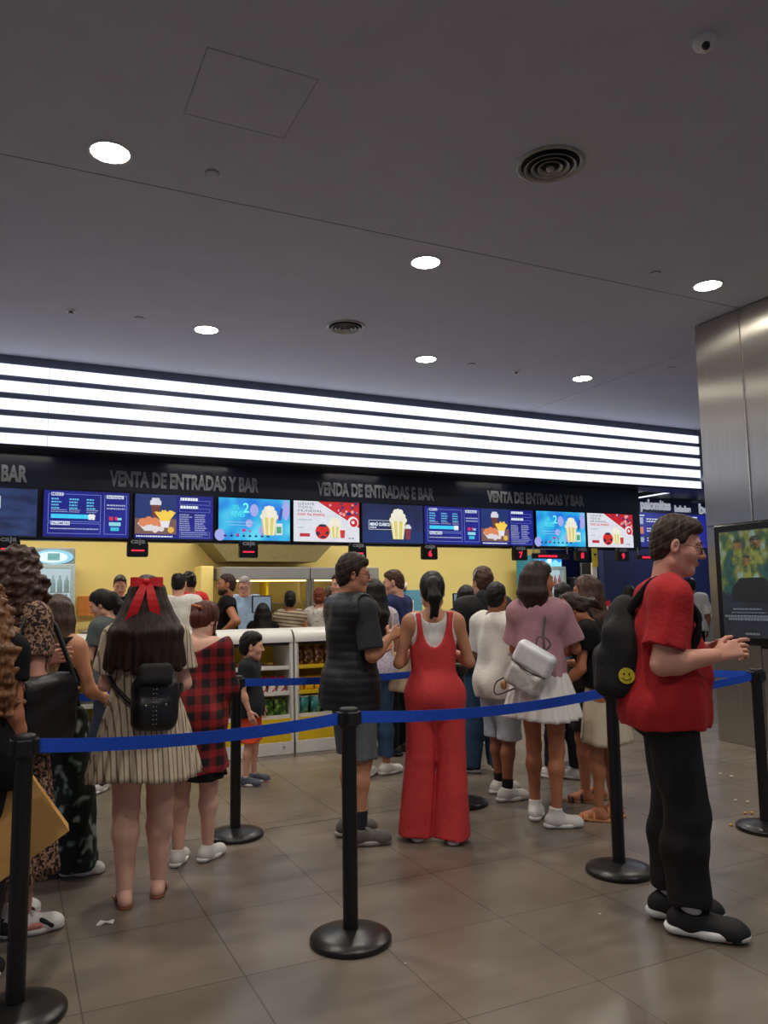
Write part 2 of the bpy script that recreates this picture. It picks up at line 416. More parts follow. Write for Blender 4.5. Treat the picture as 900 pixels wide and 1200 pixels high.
sprinkler(5.68, 7.9, 'small metal sprinkler sensor between the two far right downlights', True)
sprinkler(7.4, 7.0, 'small round sprinkler cover beside the steel column')

# ------------------------------------------------------------------ lettering on the sign wall
sign_m = mat('sign_letter', (128, 132, 142), .5, var=.1, scale=60)
def letters(body, x0, x1, z, h, y=10.055, m=sign_m, label=None):
    o = text('sign_lettering', body, m, (x0, y, z), h*1.38, depth=.008, bold=.010, width=x1-x0)
    tag(o, label, 'sign', 'words over the ticket counter'); return o
letters('VENTA DE ENTRADAS Y BAR', -1.80, .16, 2.89, .19, label='grey raised words ending in BAR cut by the left edge of the picture')
letters('VENTA DE ENTRADAS Y BAR', 1.085, 2.985, 2.892, .19, label='grey raised words VENTA DE ENTRADAS Y BAR over the food screens at the left')
letters('VENDA DE ENTRADAS E BAR', 3.82, 5.675, 2.897, .18, label='grey raised words VENDA DE ENTRADAS E BAR over the middle screens')
letters('VENTA DE ENTRADAS Y BAR', 6.62, 8.505, 2.915, .17, label='grey raised words VENTA DE ENTRADAS Y BAR over the right screens')
lw = emit('sign_letter_lit', (200, 206, 222), .55)
s11 = 11.1/10
letters('palomitas', 9.69*s11, 10.38*s11, 3.07, .19, 11.12, lw, label='pale word palomitas on the navy wall at the right')
letters('helados', 10.48*s11, 10.86*s11, 3.05, .115, 11.12, lw, label='small pale word helados on the navy wall at the right')
letters('bebidas', 11.06*s11, 11.85*s11, 3.03, .20, 11.12, lw, label='pale word bebidas running behind the steel column')
letters('gominolas', 10.9*s11, 12.0*s11, 3.27, .10, 11.12, sign_m, label='dim small word partly hidden above bebidas')

# ------------------------------------------------------------------ screens
frame_m = mat('screen_frame', (10, 10, 12), .3)
def E(rgb, s=1.0): return emit('glow_%d_%d_%d_%d' % (*rgb, int(s*100)), rgb, s, .05, 12)
SW, SH = 1.0, .585
def scr(x0, label, w=1.0, y=9.99, z0=2.225, h=.585):
    t = empty('menu_screen', (x0, y, z0), label=label, cat='screen', group='menu screens over the counter')
    b = MB(); fr = .013
    b.box((w/2, .035, h/2), (w, .05, h), bev=.006)
    b.build('housing', frame_m, t)
    return t
class Page:
    """flat glowing picture: pieces laid on the panel of a screen, in fractions of its width and height"""
    def __init__(s, t, w=1.0, h=.585, m=.014):
        s.t = t; s.w = w-2*m; s.h = h-2*m; s.m = m; s.k = 0
    def p(s, u, v): return (s.m+u*s.w, s.m+v*s.h)
    def poly(s, name, pts, rgb, st=1.0, lay=1):
        b = MB(); q = [s.p(u, v) for u, v in pts]; y = .009-.0012*lay
        b.add([(x, y, z) for x, z in q], [tuple(range(len(q)))]); o = b.build(name, E(rgb, st), s.t); return o
    def multi(s, name, polys, rgb, st=1.0, lay=1):
        b = MB(); y = .009-.0012*lay
        for pts in polys:
            q = [s.p(u, v) for u, v in pts]; b.add([(x, y, z) for x, z in q], [tuple(range(len(q)))])
        return b.build(name, E(rgb, st), s.t)
    def rect(s, u0, v0, u1, v1): return [(u0, v0), (u1, v0), (u1, v1), (u0, v1)]
    def frame(s, u0, v0, u1, v1, t=.006, r=.02):
        ty = t*s.w/s.h
        return [s.rect(u0, v0, u1, v0+ty), s.rect(u0, v1-ty, u1, v1), s.rect(u0, v0, u0+t, v1), s.rect(u1-t, v0, u1, v1)]
    def disc(s, u, v, r, n=24, sy=None): return [(u+r*math.cos(2*PI*i/n), v+(sy or r*s.w/s.h)*math.sin(2*PI*i/n)) for i in range(n)]
    def words(s, body, u, v, hgt, rgb, st=1.0, lay=3, width=None, bold=.004):
        x, z = s.p(u, v)
        return text('lettering', body, E(rgb, st), (x, .009-.0012*lay, z), hgt*s.h*1.35, s.t, .0003, bold, width=width*s.w if width else None)
def bg(name, f, st=1.0):
    if name in MATS: return MATS[name]
    m, nt, b = newmat(name); b.inputs['Base Color'].default_value = (.02, .02, .02, 1)
    nt.links.new(f(nt), b.inputs['Emission Color']); b.inputs['Emission Strength'].default_value = st; MATS[name] = m; return m
def panel(pg, m):
    x0, z0 = pg.p(0, 0); x1, z1 = pg.p(1, 1)
    return MB().add([(x0, .0092, z0), (x1, .0092, z0), (x1, .0092, z1), (x0, .0092, z1)], [(0, 1, 2, 3)]).build('display_panel', m, pg.t)
WHT = (235, 245, 255); CY = (110, 215, 255)
menu_bg = bg('menu_blue', lambda nt: noisecol(nt, 2, [(.3, lin((10, 16, 118))), (.7, lin((18, 30, 150)))], interp='LINEAR'), .85)
night_bg = bg('night_blue', lambda nt: noisecol(nt, 4, [(.3, lin((16, 28, 66))), (.7, lin((44, 66, 118)))], interp='LINEAR', stretch=(1, 1, 2.5)), .9)
def lines(pg, u0, u1, v, n, dv, rgb, jit=.15, hh=.014, st=.9):
    out = []
    for i in range(n):
        u = u0
        e = u1-(u1-u0)*random.random()*jit*2
        while u < e:
            w = random.uniform(.012, .035); out.append(pg.rect(u, v-i*dv, min(u+w, e), v-i*dv+hh)); u += w+.006
    return out
def menu_page(x0, label):
    t = scr(x0, label); p = Page(t); panel(p, menu_bg)
    p.multi('outline', p.frame(.05, .33, .66, .93)+p.frame(.05, .07, .66, .30)+p.frame(.70, .07, .97, .93), (130, 150, 235), .8)
    p.poly('title_plate', p.rect(.085, .885, .22, .955), WHT, .9, 2); p.words('MENÚS', .09, .892, .06, (20, 30, 140), lay=3, width=.12, bold=.001)
    p.poly('title_plate', p.rect(.085, .255, .30, .335), WHT, .9, 2); p.words('PALOMITAS', .09, .267, .055, (20, 30, 140), lay=3, width=.2, bold=.001)
    p.poly('title_plate', p.rect(.725, .86, .93, .935), WHT, .9, 2); p.words('ENTRADAS', .735, .868, .055, (20, 30, 140), lay=3, width=.18, bold=.001)
    p.multi('small_print', lines(p, .085, .20, .80, 4, .065, CY, hh=.032)+lines(p, .29, .41, .80, 4, .065, CY, hh=.032)+lines(p, .49, .60, .80, 4, .065, CY, hh=.032), CY, .75, 2)
    p.multi('small_print', lines(p, .085, .28, .575, 2, .04, WHT)+lines(p, .29, .46, .575, 2, .04, WHT)+lines(p, .49, .64, .575, 2, .04, WHT)+lines(p, .08, .64, .165, 1, .04, WHT, hh=.025, jit=0)
            + lines(p, .73, .95, .70, 2, .075, WHT, hh=.03, jit=0), (200, 210, 240), .7, 2)
    p.poly('banner', p.rect(.085, .40, .57, .49), (60, 205, 245), 1., 2)
    p.multi('popcorn_tub', [p.disc(.535, .46, .025), p.disc(.57, .46, .025), p.rect(.515, .38, .55, .46), p.rect(.555, .38, .59, .46)], (240, 240, 240), .9, 3)
    p.multi('product_picture', [p.rect(.76, .38, .81, .46), p.rect(.83, .39, .86, .46)], (225, 45, 90), .9, 2)
    p.multi('product_picture', [p.rect(.76, .26, .90, .34), p.rect(.86, .39, .91, .44)], (150, 225, 235), .9, 2)
    p.poly('product_picture', p.rect(.78, .15, .88, .23), (60, 200, 225), .9, 2)
    return t
def food_page(x0, label):
    t = scr(x0, label); p = Page(t); panel(p, menu_bg)
    p.poly('picture_sky', p.rect(.0, .10, .52, 1), (28, 54, 120), .8, 1)
    p.poly('picture_table', p.rect(.0, .10, .52, .45), (132, 96, 92), .8, 2)
    p.multi('bowl', [[(.03, .34), (.12, .17), (.30, .17), (.37, .33), (.32, .42), (.1, .42)]], (230, 225, 230), .9, 3)
    p.multi('chicken_pieces', [p.disc(.10, .36, .055), p.disc(.17, .40, .055), p.disc(.25, .38, .055), p.disc(.31, .33, .04)], (226, 138, 92), .9, 4)
    p.multi('cup_lid', [p.rect(.185, .76, .325, .86), [(.20, .86), (.31, .86), (.30, .92), (.21, .92)]], (222, 222, 230), .9, 3)
    p.multi('cup', [[(.195, .76), (.315, .76), (.30, .48), (.215, .48)]], (120, 62, 52), .8, 3)
    p.multi('fries_tub', [[(.31, .42), (.44, .42), (.42, .25), (.33, .25)]], (235, 235, 240), .9, 5)
    fr = []
    for i in range(15):
        a = -.9+1.8*i/14; u = .375; v = .40; r = .17+.05*random.random()
        fr.append([(u+.05*a-.008, v), (u+.05*a+.008, v), (u+.02*a+r*math.sin(a*.6)+.01, v+r*1.2*math.cos(a*.7)), (u+.02*a+r*math.sin(a*.6)-.01, v+r*1.2*math.cos(a*.7))])
    p.multi('fries', fr, (246, 208, 84), .95, 6)
    p.multi('sauce_pot', [p.disc(.25, .19, .035), p.disc(.33, .22, .035)], (230, 222, 220), .9, 6); p.poly('fries_pile', p.disc(.45, .20, .04), (238, 190, 80), .9, 6)
    p.multi('small_print', lines(p, .02, .48, .035, 1, .1, WHT, hh=.03, jit=0), WHT, .9, 2)
    p.multi('outline', p.frame(.56, .79, .96, .89)+p.frame(.56, .62, .96, .71)+p.frame(.56, .03, .96, .17), (120, 140, 225), .7, 1)
    p.multi('title_words', lines(p, .57, .80, .885, 1, .1, WHT, hh=.065, jit=0)+lines(p, .57, .80, .70, 1, .1, WHT, hh=.065, jit=0), WHT, .95, 2)
    p.multi('small_print', lines(p, .56, .73, .545, 8, .05, WHT, hh=.024)+lines(p, .76, .92, .545, 8, .05, WHT, hh=.024)+lines(p, .58, .94, .14, 3, .04, WHT), (190, 200, 235), .7, 2)
    return t
def popcorn(p, u, v, w, h, lay=4):
    """tub of popcorn: a flared tub with a heap of fluffy pieces"""
    p.multi('popcorn_tub', [[(u-w*.32, v), (u+w*.32, v), (u+w*.48, v+h*.62), (u-w*.48, v+h*.62)]], (228, 214, 120), .9, lay)
    p.multi('popcorn_tub_stripe', [[(u+k*w*.3-.008, v+.01), (u+k*w*.3+.01, v+.01), (u+k*w*.42+.016, v+h*.6), (u+k*w*.42-.012, v+h*.6)] for k in (-.8, 0, .8)], (246, 240, 220), .95, lay+1)
    ds = [p.disc(u+w*a, v+h*b, w*.16) for a, b in ((-.38, .62), (-.2, .68), (0, .66), (.2, .68), (.38, .62), (-.28, .76), (-.08, .8), (.12, .8), (.3, .75), (0, .9), (-.15, .88), (.16, .88))]
    p.multi('popcorn_heap', ds, (238, 234, 214), .95, lay+2)
def blue_page(x0, label):
    t = scr(x0, label); p = Page(t)
    panel(p, bg('aqua_bubbles', lambda nt: noisecol(nt, 3.2, [(.32, lin((30, 120, 225))), (.5, lin((42, 176, 232))), (.72, lin((96, 214, 240)))], interp='LINEAR', detail=1), .98))
    p.multi('pink_bubble', [p.disc(.49, .72, .06, sy=.15), p.disc(.94, .75, .055, sy=.25), p.disc(.02, .12, .07, sy=.14), p.disc(.42, .40, .05, sy=.1), p.disc(.60, .24, .05, sy=.12)], (168, 176, 240), .9, 1)
    p.words('DEL', .19, .74, .10, (80, 240, 235), lay=3, width=.09, bold=0); p.words('REVÉS', .17, .56, .13, (80, 240, 235), lay=3, width=.18, bold=0)
    p.words('2', .33, .66, .24, (120, 250, 250), lay=3, width=.085, bold=.003)
    p.multi('small_print', lines(p, .10, .50, .42, 1, .1, WHT, hh=.012, jit=0)+lines(p, .14, .44, .35, 1, .1, WHT, hh=.012, jit=0), (190, 240, 255), .8, 2)
    ball = []
    for i in range(8): ball += [p.disc(.09+.085*i, .10, .022, sy=.022), p.rect(.087+.085*i, .10, .093+.085*i, .17)]
    p.multi('little_figures', ball, (12, 40, 110), .9, 2)
    p.multi('little_figures', [p.disc(.345, .235, .028, sy=.04), p.disc(.26, .13, .02), p.disc(.43, .22, .015)], (196, 60, 140), .9, 3)
    popcorn(p, .70, .13, .24, .72)
    p.poly('snack_card', p.rect(.79, .14, .89, .42), (225, 238, 240), .9, 4); p.poly('snack_card_picture', p.rect(.805, .18, .875, .34), (90, 170, 120), .9, 5)
    p.multi('straws', [[(.83, .5), (.87, .5), (.90, .78), (.86, .78)]], (60, 90, 190), .8, 4)
    return t
def soda_page(x0, label):
    t = scr(x0, label); p = Page(t); panel(p, E((226, 228, 238), .93))
    p.poly('red_corner', [(.36, 1), (1, .36), (1, 1)], (200, 30, 44), .9, 1)
    pcs = []
    for i in range(26):
        u = random.uniform(.5, .97); v = random.uniform(.62, .98)
        if u+v*1.0 > 1.42: pcs.append((u, v))
    p.multi('crowd_picture', [p.disc(u, v, random.uniform(.015, .035), 8) for u, v in pcs[::2]], (238, 170, 168), .9, 2)
    p.multi('crowd_picture', [p.disc(u, v, random.uniform(.015, .03), 8) for u, v in pcs[1::2]], (52, 46, 110), .9, 2)
    p.multi('white_curl', [p.disc(.90, .50, .085)], (240, 236, 240), .9, 3); p.multi('red_curl', [p.disc(.91, .49, .06)], (205, 30, 44), .9, 4); p.multi('white_curl', [p.disc(.90, .50, .025)], (240, 236, 240), .9, 5)
    for i, w in enumerate(('LLÉVATE', 'TODO EL', 'MUNDIAL')): p.words(w, .06, .90-.085*i, .06, (70, 80, 104), lay=3, width=(.24, .22, .36)[i], bold=.0)
    p.words('con tu menú', .06, .64, .085, (214, 60, 66), lay=3, width=.40, bold=.001)
    p.multi('small_print', lines(p, .06, .30, .52, 1, .1, WHT, hh=.03)+lines(p, .06, .18, .33, 1, .1, WHT, hh=.03), (170, 200, 210), .85, 2)
    p.poly('red_badge', p.rect(.09, .12, .24, .20), (200, 36, 50), .9, 2)
    p.multi('red_ball', [p.disc(.43, .25, .108)], (214, 40, 34), .95, 3)
    p.multi('ball_patch', [p.disc(.43, .40, .06, sy=.035), p.disc(.36, .20, .03), p.disc(.50, .22, .025), p.disc(.44, .12, .04, sy=.03)], (44, 44, 66), .9, 4)
    popcorn(p, .62, .10, .20, .50)
    p.multi('cup', [[(.705, .10), (.765, .10), (.775, .30), (.695, .30)]], (205, 60, 60), .9, 5); p.multi('cup_lid', [p.rect(.69, .30, .78, .35)], (240, 236, 236), .95, 6)
    p.multi('small_print', [p.rect(.83, .08, .86, .11), p.rect(.88, .08, .91, .11)], (120, 120, 130), .8, 2)
    return t
def churro_page(x0, label):
    t = scr(x0, label); p = Page(t); panel(p, night_bg)
    p.multi('outline', p.frame(.16, .57, .60, .83), WHT, .85, 1)
    p.words('CHURROS', .10, .76, .13, WHT, lay=3, width=.45, bold=.006)
    p.multi('small_print', lines(p, .18, .56, .63, 1, .1, WHT, hh=.04, jit=0), WHT, .85, 2)
    p.multi('dish', [[(-.0, .38), (.06, .36), (.10, .42), (.05, .48), (0, .48)]], (226, 214, 206), .9, 3)
    p.multi('churro', [[(0, .34), (.10, .38), (.12, .42), (.10, .43), (0, .40)]], (176, 124, 80), .9, 4)
    return t
def tub_page(x0, label):
    t = scr(x0, label); p = Page(t); panel(p, bg('deep_blue', lambda nt: noisecol(nt, 3, [(.3, lin((12, 24, 66))), (.7, lin((26, 46, 104)))], interp='LINEAR'), .9))
    p.poly('picture_table', p.rect(.0, .0, 1, .30), (22, 52, 116), .8, 1)
    p.multi('outline', p.frame(.10, .34, .50, .58), WHT, .8, 2); p.words('MENÚ CLÁSICO', .12, .44, .08, WHT, lay=3, width=.33, bold=.002)
    p.multi('small_print', lines(p, .12, .24, .38, 1, .1, WHT, hh=.03), WHT, .8, 3)
    popcorn(p, .58, .10, .27, .80)
    p.multi('cup', [[(.705, .10), (.775, .10), (.79, .38), (.695, .38)]], (132, 50, 62), .9, 7); p.multi('cup_lid', [p.rect(.685, .38, .795, .44), [(.70, .44), (.78, .44), (.77, .49), (.71, .49)]], (222, 222, 232), .95, 8)
    return t
churro_page(-.72, 'menu screen at the left edge with CHURROS on dark blue')
menu_page(.322, 'blue price list screen with outlined boxes, right of the churros screen')
food_page(1.365, 'menu screen at the left with picture of chicken, cup and fries')
blue_page(2.41, 'aqua screen with popcorn tub and a figure 2, left one of two alike')
soda_page(3.435, 'white and red promotion screen with red ball, left one of two alike')
tub_page(4.455, 'dark blue screen with one popcorn tub and a cup in the middle')
menu_page(5.455, 'blue price list screen with outlined boxes in the middle of the row')
food_page(6.435, 'menu screen with fries and chicken, right of the middle price list')
blue_page(7.47, 'aqua screen with popcorn tub and a figure 2, right one of two alike')
soda_page(8.49, 'white and red promotion screen with red ball, right one of two alike')
t = scr(9.52*s11, 'blue price screen with three rows of products on the navy wall', w=2.4, y=11.09, z0=2.33, h=.68)
p = Page(t, 2.4, .68); panel(p, menu_bg)
p.multi('outline', [[(.385, .05), (.392, .05), (.402, .85), (.395, .85)]], (140, 160, 235), .8)
p.multi('product_picture', [p.rect(.03, .66, .085, .86), p.rect(.03, .14, .085, .28)], (170, 190, 220), .7, 2); p.multi('product_picture', [p.rect(.03, .38, .085, .58)], (216, 120, 100), .8, 2)
p.multi('small_print', lines(p, .12, .30, .80, 1, .1, WHT, hh=.03)+lines(p, .12, .36, .52, 1, .1, WHT, hh=.03)+lines(p, .12, .24, .24, 2, .07, WHT, hh=.03)+lines(p, .12, .24, .73, 1, .1, WHT, hh=.03)+lines(p, .12, .18, .45, 1, .1, WHT, hh=.03), WHT, .8, 2)
p.multi('small_print', [p.rect(.03, .90, .10, .93), p.rect(.62, .90, .68, .93)], WHT, .8, 2)

# ------------------------------------------------------------------ till number signs hanging under the screens
red_led = emit('red_led', (255, 30, 70), 1.4)
silver = mat('silver_letter', (150, 152, 158), .4, .3)
def till(x, num, label, y=9.88):
    t = empty('till_sign', (x, y, 2.0), label=label, cat='sign', group='black till signs hanging below the screens')
    MB().prism([(-.125, .02), (-.11, 0), (.11, 0), (.125, .02), (.125, .15), (.105, .22), (-.105, .22), (-.125, .15)], -.03, .03).build('housing', frame_m, t)
    MB().box((0, .09, .212), (.16, .20, .02)).build('bracket', frame_m, t)
    text('lettering', 'caja', silver, (0, -.036, .165), .085, t, .003, .002, align='CENTER', width=.17)
    if num: text('number', num, red_led, (0, -.034, .045), .12, t, .002, .004, align='CENTER')
    else: MB().box((0, -.033, .078), (.15, .006, .018)).build('red_dash', red_led, t)
for x, n, lb in ((-.025, None, 'black caja sign with red dash at the left edge'), (1.40, None, 'black caja sign with red dash below the chicken screen'), (2.785, None, 'black caja sign with red dash below the left aqua screen'),
              (4.335, None, 'black caja sign with red dash above the man in the vest'), (5.47, '6', 'black caja sign with red number 6'), (7.055, '7', 'black caja sign with red number 7'),
              (8.25, '8', 'black caja sign with red number 8'), (9.10, '9', 'black caja sign with red number 9')): till(x, n, lb)
def ticker(x0, x1, label, y=9.88, z=2.07):
    t = empty('led_ticker', ((x0+x1)/2, y, z), label=label, cat='sign', group='thin red led bars below the screens'); w = x1-x0
    MB().box((0, 0, 0), (w, .05, .085), bev=.01).build('housing', frame_m, t)
    for s in (-1, 1): MB().box((s*w*.46, .09, .155), (.012, .20, .012)).build('arm', frame_m, t)
    b = MB(); x = -w*.32
    while x < w*.12: b.box((x, -.027, 0), (.05, .004, .03)); x += .062
    b.build('red_text', red_led, t)
    for s in (-1, 1): MB().box((s*w*.46, 0, .10), (.012, .012, .13)).build('bracket', mat('bracket_metal', (170, 168, 160), .4, .6), t)
ticker(7.29, 8.0, 'thin black led bar with red text between tills 7 and 8'); ticker(9.42, 10.1, 'thin black led bar with red text right of till 9')
# ================================================================== COUNTER AND KITCHEN
cwhite = mat('counter_white', (232, 230, 224), .35, var=.02); cfront = mat('counter_front', (206, 200, 186), .5, var=.04)
yel = mat('shelf_yellow', (236, 200, 30), .45, var=.05); steelp = mat('steel_plain', (168, 168, 166), .32, .85, var=.06, scale=4)
t = empty('service_counter', (2.6, 9.75, 0), label='long white topped service counter under the menu screens', cat='counter')
MB().box((0, 0, .52), (15, .56, 1.04)).build('counter_body', cfront, t)
MB().box((0, -.03, 1.06), (15.1, .68, .045), bev=.012).build('worktop', cwhite, t)
for k in range(8): MB().box((-6.6+k*1.9, -.285, .55), (.02, .02, .95)).build('joint_strip', steelp, t)
t = empty('back_counter', (4.95, 12.6, 0), label='low steel back counter along the yellow wall', cat='counter')
MB().box((0, 0, .5), (7.9, .75, 1.0)).build('counter_body', steelp, t); MB().box((0, -.02, 1.02), (7.95, .8, .04), bev=.01).build('worktop', steelp, t)

# snack display units at the queue
def clear(name, rgb, alpha=.25):
    m = mat(name, rgb, .08); m.node_tree.nodes['Principled BSDF'].inputs['Alpha'].default_value = alpha; return m
def snack_unit(x, label):
    t = empty('snack_display', (x, 7.25, 0), label=label, cat='display shelf', group='yellow and white snack displays at the queue'); w = .735
    # side cheeks follow a sloping front
    prof = [(0, .0), (.62, .0), (.62, 1.16), (.12, 1.16), (.055, 1.12), (.03, 1.02), (.0, .32)]
    for sx in (.012, w-.012): MB().prism(prof, sx-.012, sx+.012, plane='YZ').build('side_panel', cwhite, t)
    MB().box((w/2, .605, .6), (w-.03, .03, 1.1)).build('back_panel', yel, t)
    top = []
    for i in range(9):
        a = PI/2*i/8; top.append((.03+.10*(1-math.sin(a)), 1.02+.15*(1-math.cos(a)) if 0 else 1.06+.11*math.sin(PI/2-a) if 0 else 1.06+.10*math.sin(a)))
    top = [(.02, 1.05)]+[(.12-.10*math.cos(PI/2*i/8), 1.06+.105*math.sin(PI/2*i/8)) for i in range(9)]+[(.63, 1.165), (.63, 1.12), (.13, 1.12), (.05, 1.05)]
    MB().prism(top, .0, w, plane='YZ').build('canopy', cwhite, t)
    MB().box((w/2, .045, 1.045), (w-.05, .03, .05), bev=.008).build('canopy_shade', blackp, t)
    MB().box((w/2, .012, .06), (w, .03, .12), bev=.004).build('plinth', cwhite, t)
    MB().prism([(0.0, .12), (.02, .12), (.02, .335), (.002, .335)], .01, w-.01, plane='YZ').build('front_panel', yel, t)
    MB().cyl((w-.10, -.008, .07), .011, .01, 12, M=None).build('lock', steelp, t)
    for z, d in ((.34, .0), (.56, .01), (.80, .022)):
        MB().box((w/2, .3+d/2, z), (w-.05, .58-d, .02)).build('shelf', yel if x > 2.4 else cwhite, t)
        MB().box((w/2, .012+d, z+.012), (w-.05, .008, .035)).build('shelf_lip', yel if (x > 2.4 and z > .4) else cwhite, t)
    MB().box((w*.62, .004+.022, .815), (.16, .004, .035)).build('price_tag', mat('tag_white', (240, 240, 235), .5), t)
    for sx in (.03, w-.03): MB().tube([(sx, -.0, .34), (sx, .03, 1.02), (sx, .06, 1.10)], .008, 8).build('edge_bead', clear('clear_edge', (220, 225, 225), .6), t)
    return t
for x, lb in ((.24, 'snack display behind the women at the left, half hidden'), (.985, 'snack display hidden behind the woman with the red bow'), (1.765, 'snack display behind the little boy, with white and red packets'), (2.52, 'snack display left of the man in the vest, with teal tubs')): snack_unit(x, lb)
def bag(x, y, z, w, h, d, m, label, group, nm='snack_bag', cat='snack'):
    vs = []; fs = []; n = 10; k = 8
    for j in range(k+1):
        v = j/k; pf = math.sin(PI*min(max(v, .0), 1))**.5 if 0 < v < 1 else 0
        for i in range(n):
            a = 2*PI*i/n; vs.append((w/2*math.cos(a)*(.94+.06*math.cos(PI*2*v)), d/2*math.sin(a)*max(.06, pf), v*h))
    for j in range(k):
        for i in range(n): fs.append((j*n+i, j*n+(i+1) % n, (j+1)*n+(i+1) % n, (j+1)*n+i))
    fs.append(tuple(range(n))[::-1]); fs.append(tuple(range(k*n, k*n+n)))
    b = MB().add(vs, fs, 0, True); o = b.build(nm, m); o.location = (x, y, z); o.rotation_euler = (-.12, 0, random.uniform(-.2, .2))
    tag(o, label, cat, group); return o
pk1 = pattern('wrap_red_white', lambda nt: noisecol(nt, 16, [(.0, lin((228, 222, 214))), (.5, lin((196, 34, 44))), (.62, lin((240, 236, 228)))]), .35)
pk2 = pattern('wrap_brown_clear', lambda nt: noisecol(nt, 26, [(.0, lin((58, 34, 22))), (.45, lin((150, 96, 52))), (.6, lin((226, 214, 196)))]), .35)
pk3 = pattern('wrap_green', lambda nt: noisecol(nt, 22, [(.0, lin((40, 74, 24))), (.5, lin((112, 150, 50))), (.62, lin((190, 200, 140)))]), .35)
pk4 = pattern('wrap_yellow', lambda nt: noisecol(nt, 14, [(.0, lin((240, 184, 30))), (.5, lin((238, 208, 70))), (.62, lin((150, 40, 90)))]), .35)
pk5 = pattern('wrap_magenta', lambda nt: noisecol(nt, 18, [(.0, lin((120, 18, 50))), (.5, lin((196, 40, 80))), (.62, lin((230, 200, 210)))]), .35)
for i in range(7): bag(1.86+i*.092, 7.36, .575, .085, .15, .05, pk1, 'upright white and red sweet packet on the shelf behind the little boy', 'white and red packets on the left display')
for i in range(2): bag(2.10+i*.10, 7.34, .352, .095, .17, .06, pk5, 'magenta sweet bag on the lowest shelf behind the little boy', 'magenta bags on the lowest shelf')
for i in range(2): bag(2.27+i*.125, 7.34, .352, .14, .165, .07, pk3, 'round green sweet bag on the lowest shelf beside the display seam', 'green bags on the lowest shelf')
for i in range(6): bag(2.60+i*.11, 7.40, .815, .10, .19, .06, pk2, 'clear bag of brown snacks on the upper shelf of the teal tub display', 'clear snack bags on the upper shelf')
for i in range(6): bag(2.60+i*.105, 7.38, .575, .10, .13, .05, pk4, 'yellow snack packet on the middle shelf of the teal tub display', 'yellow packets on the middle shelf')
for i in range(5): bag(1.85+i*.13, 7.52, .815, .12, .03, .10, pk4 if i != 2 else mat('orange_pack', (240, 96, 20), .4), 'flat packet lying on the upper shelf behind the little boy', 'flat packets on the upper shelf', 'snack_packet')
teal = pattern('tub_teal', lambda nt: noisecol(nt, 9, [(.0, lin((52, 128, 128))), (.48, lin((120, 196, 190))), (.6, lin((86, 168, 166)))]), .4)
def tub(x, y, z, label, first=[None]):
    if first[0] is None:
        t = empty('drink_tub'); MB().lathe([(0, 0), (.045, 0), (.06, .17), (.055, .17), (.042, .01), (0, .01)], 24).build('cup', teal, t)
        MB().lathe([(.057, .165), (.063, .168), (.063, .176), (.057, .176)], 24).build('rim', cwhite, t); first[0] = t
    else: t = copy_tree(first[0])
    t.location = (x, y, z); tag(t, label, 'tub', 'teal tubs on the lowest shelf')
for i in range(5): tub(2.625+.13*i, 7.34, .352, 'teal tub with white rim on the lowest shelf beside the man in the vest')

# popcorn cabinets with steel heads, yellow hood above
glow_y = emit('warm_tube', (255, 226, 150), 5.0)
def cabinet(x, w, label):
    t = empty('popcorn_cabinet', (x, 12.0, 1.04), label=label, cat='popcorn cabinet', group='steel popcorn cabinets at the back')
    MB().box((w/2, .25, .83), (w, .6, .20), bev=.01).build('head', mat('cabinet_steel', (150, 150, 152), .4, .3, var=.06, scale=3), t)
    MB().box((w/2, .25, .02), (w, .6, .04)).build('base', steelp, t)
    MB().box((w/2, .53, .38), (w-.04, .03, .70)).build('back_panel', wall_y, t)
    for sx in (.03, w-.03): MB().box((sx, -.02, .38), (.05, .05, .72)).build('post', steelp, t)
    MB().box((w*.52, .2, .36), (.03, .4, .68)).build('divider', yel, t)
    MB().box((w/2, .0, .715), (w-.12, .03, .015)).build('lamp_tube', glow_y, t)
    MB().box((w/2, .25, .36), (w-.1, .5, .012)).build('shelf', steelp, t)
    b = MB()
    for i in range(60): b.ball((random.uniform(.08, w-.08), random.uniform(.05, .45), .06+random.random()*.12), random.uniform(.02, .035), 4)
    o = b.build('popcorn', mat('popcorn', (246, 226, 140), .8, bump=.5), t); o['kind'] = 'stuff'
    return t
cabinet(2.95, 1.45, 'steel headed popcorn cabinet behind the grey haired cashier'); cabinet(4.42, 1.22, 'steel headed popcorn cabinet beside the first, behind the striped top')
MB_h = MB().add([(2.75, 12.1, 2.45), (4.95, 12.1, 2.45), (4.95, 13.0, 2.45), (2.75, 13.0, 2.45), (3.1, 12.2, 2.07), (4.6, 12.2, 2.07), (4.6, 13.0, 2.07), (3.1, 13.0, 2.07)],
                [(0, 1, 2, 3), (7, 6, 5, 4), (0, 4, 5, 1), (1, 5, 6, 2), (3, 2, 6, 7), (0, 3, 7, 4)])
tag(MB_h.build('extractor_hood', mat('hood_yellow_shaded', (132, 120, 80), .6)), 'tapering extractor hood over the steel cabinets, its yellow darkened for shade', 'hood')  # same yellow as the wall, with the hood's shade put into its colour
tag(MB().box((2.80, 12.5, 1.52), (.20, .5, .95), bev=.01).build('kitchen_pillar', wall_y), 'pale yellow upright block left of the steel cabinets', 'pillar')
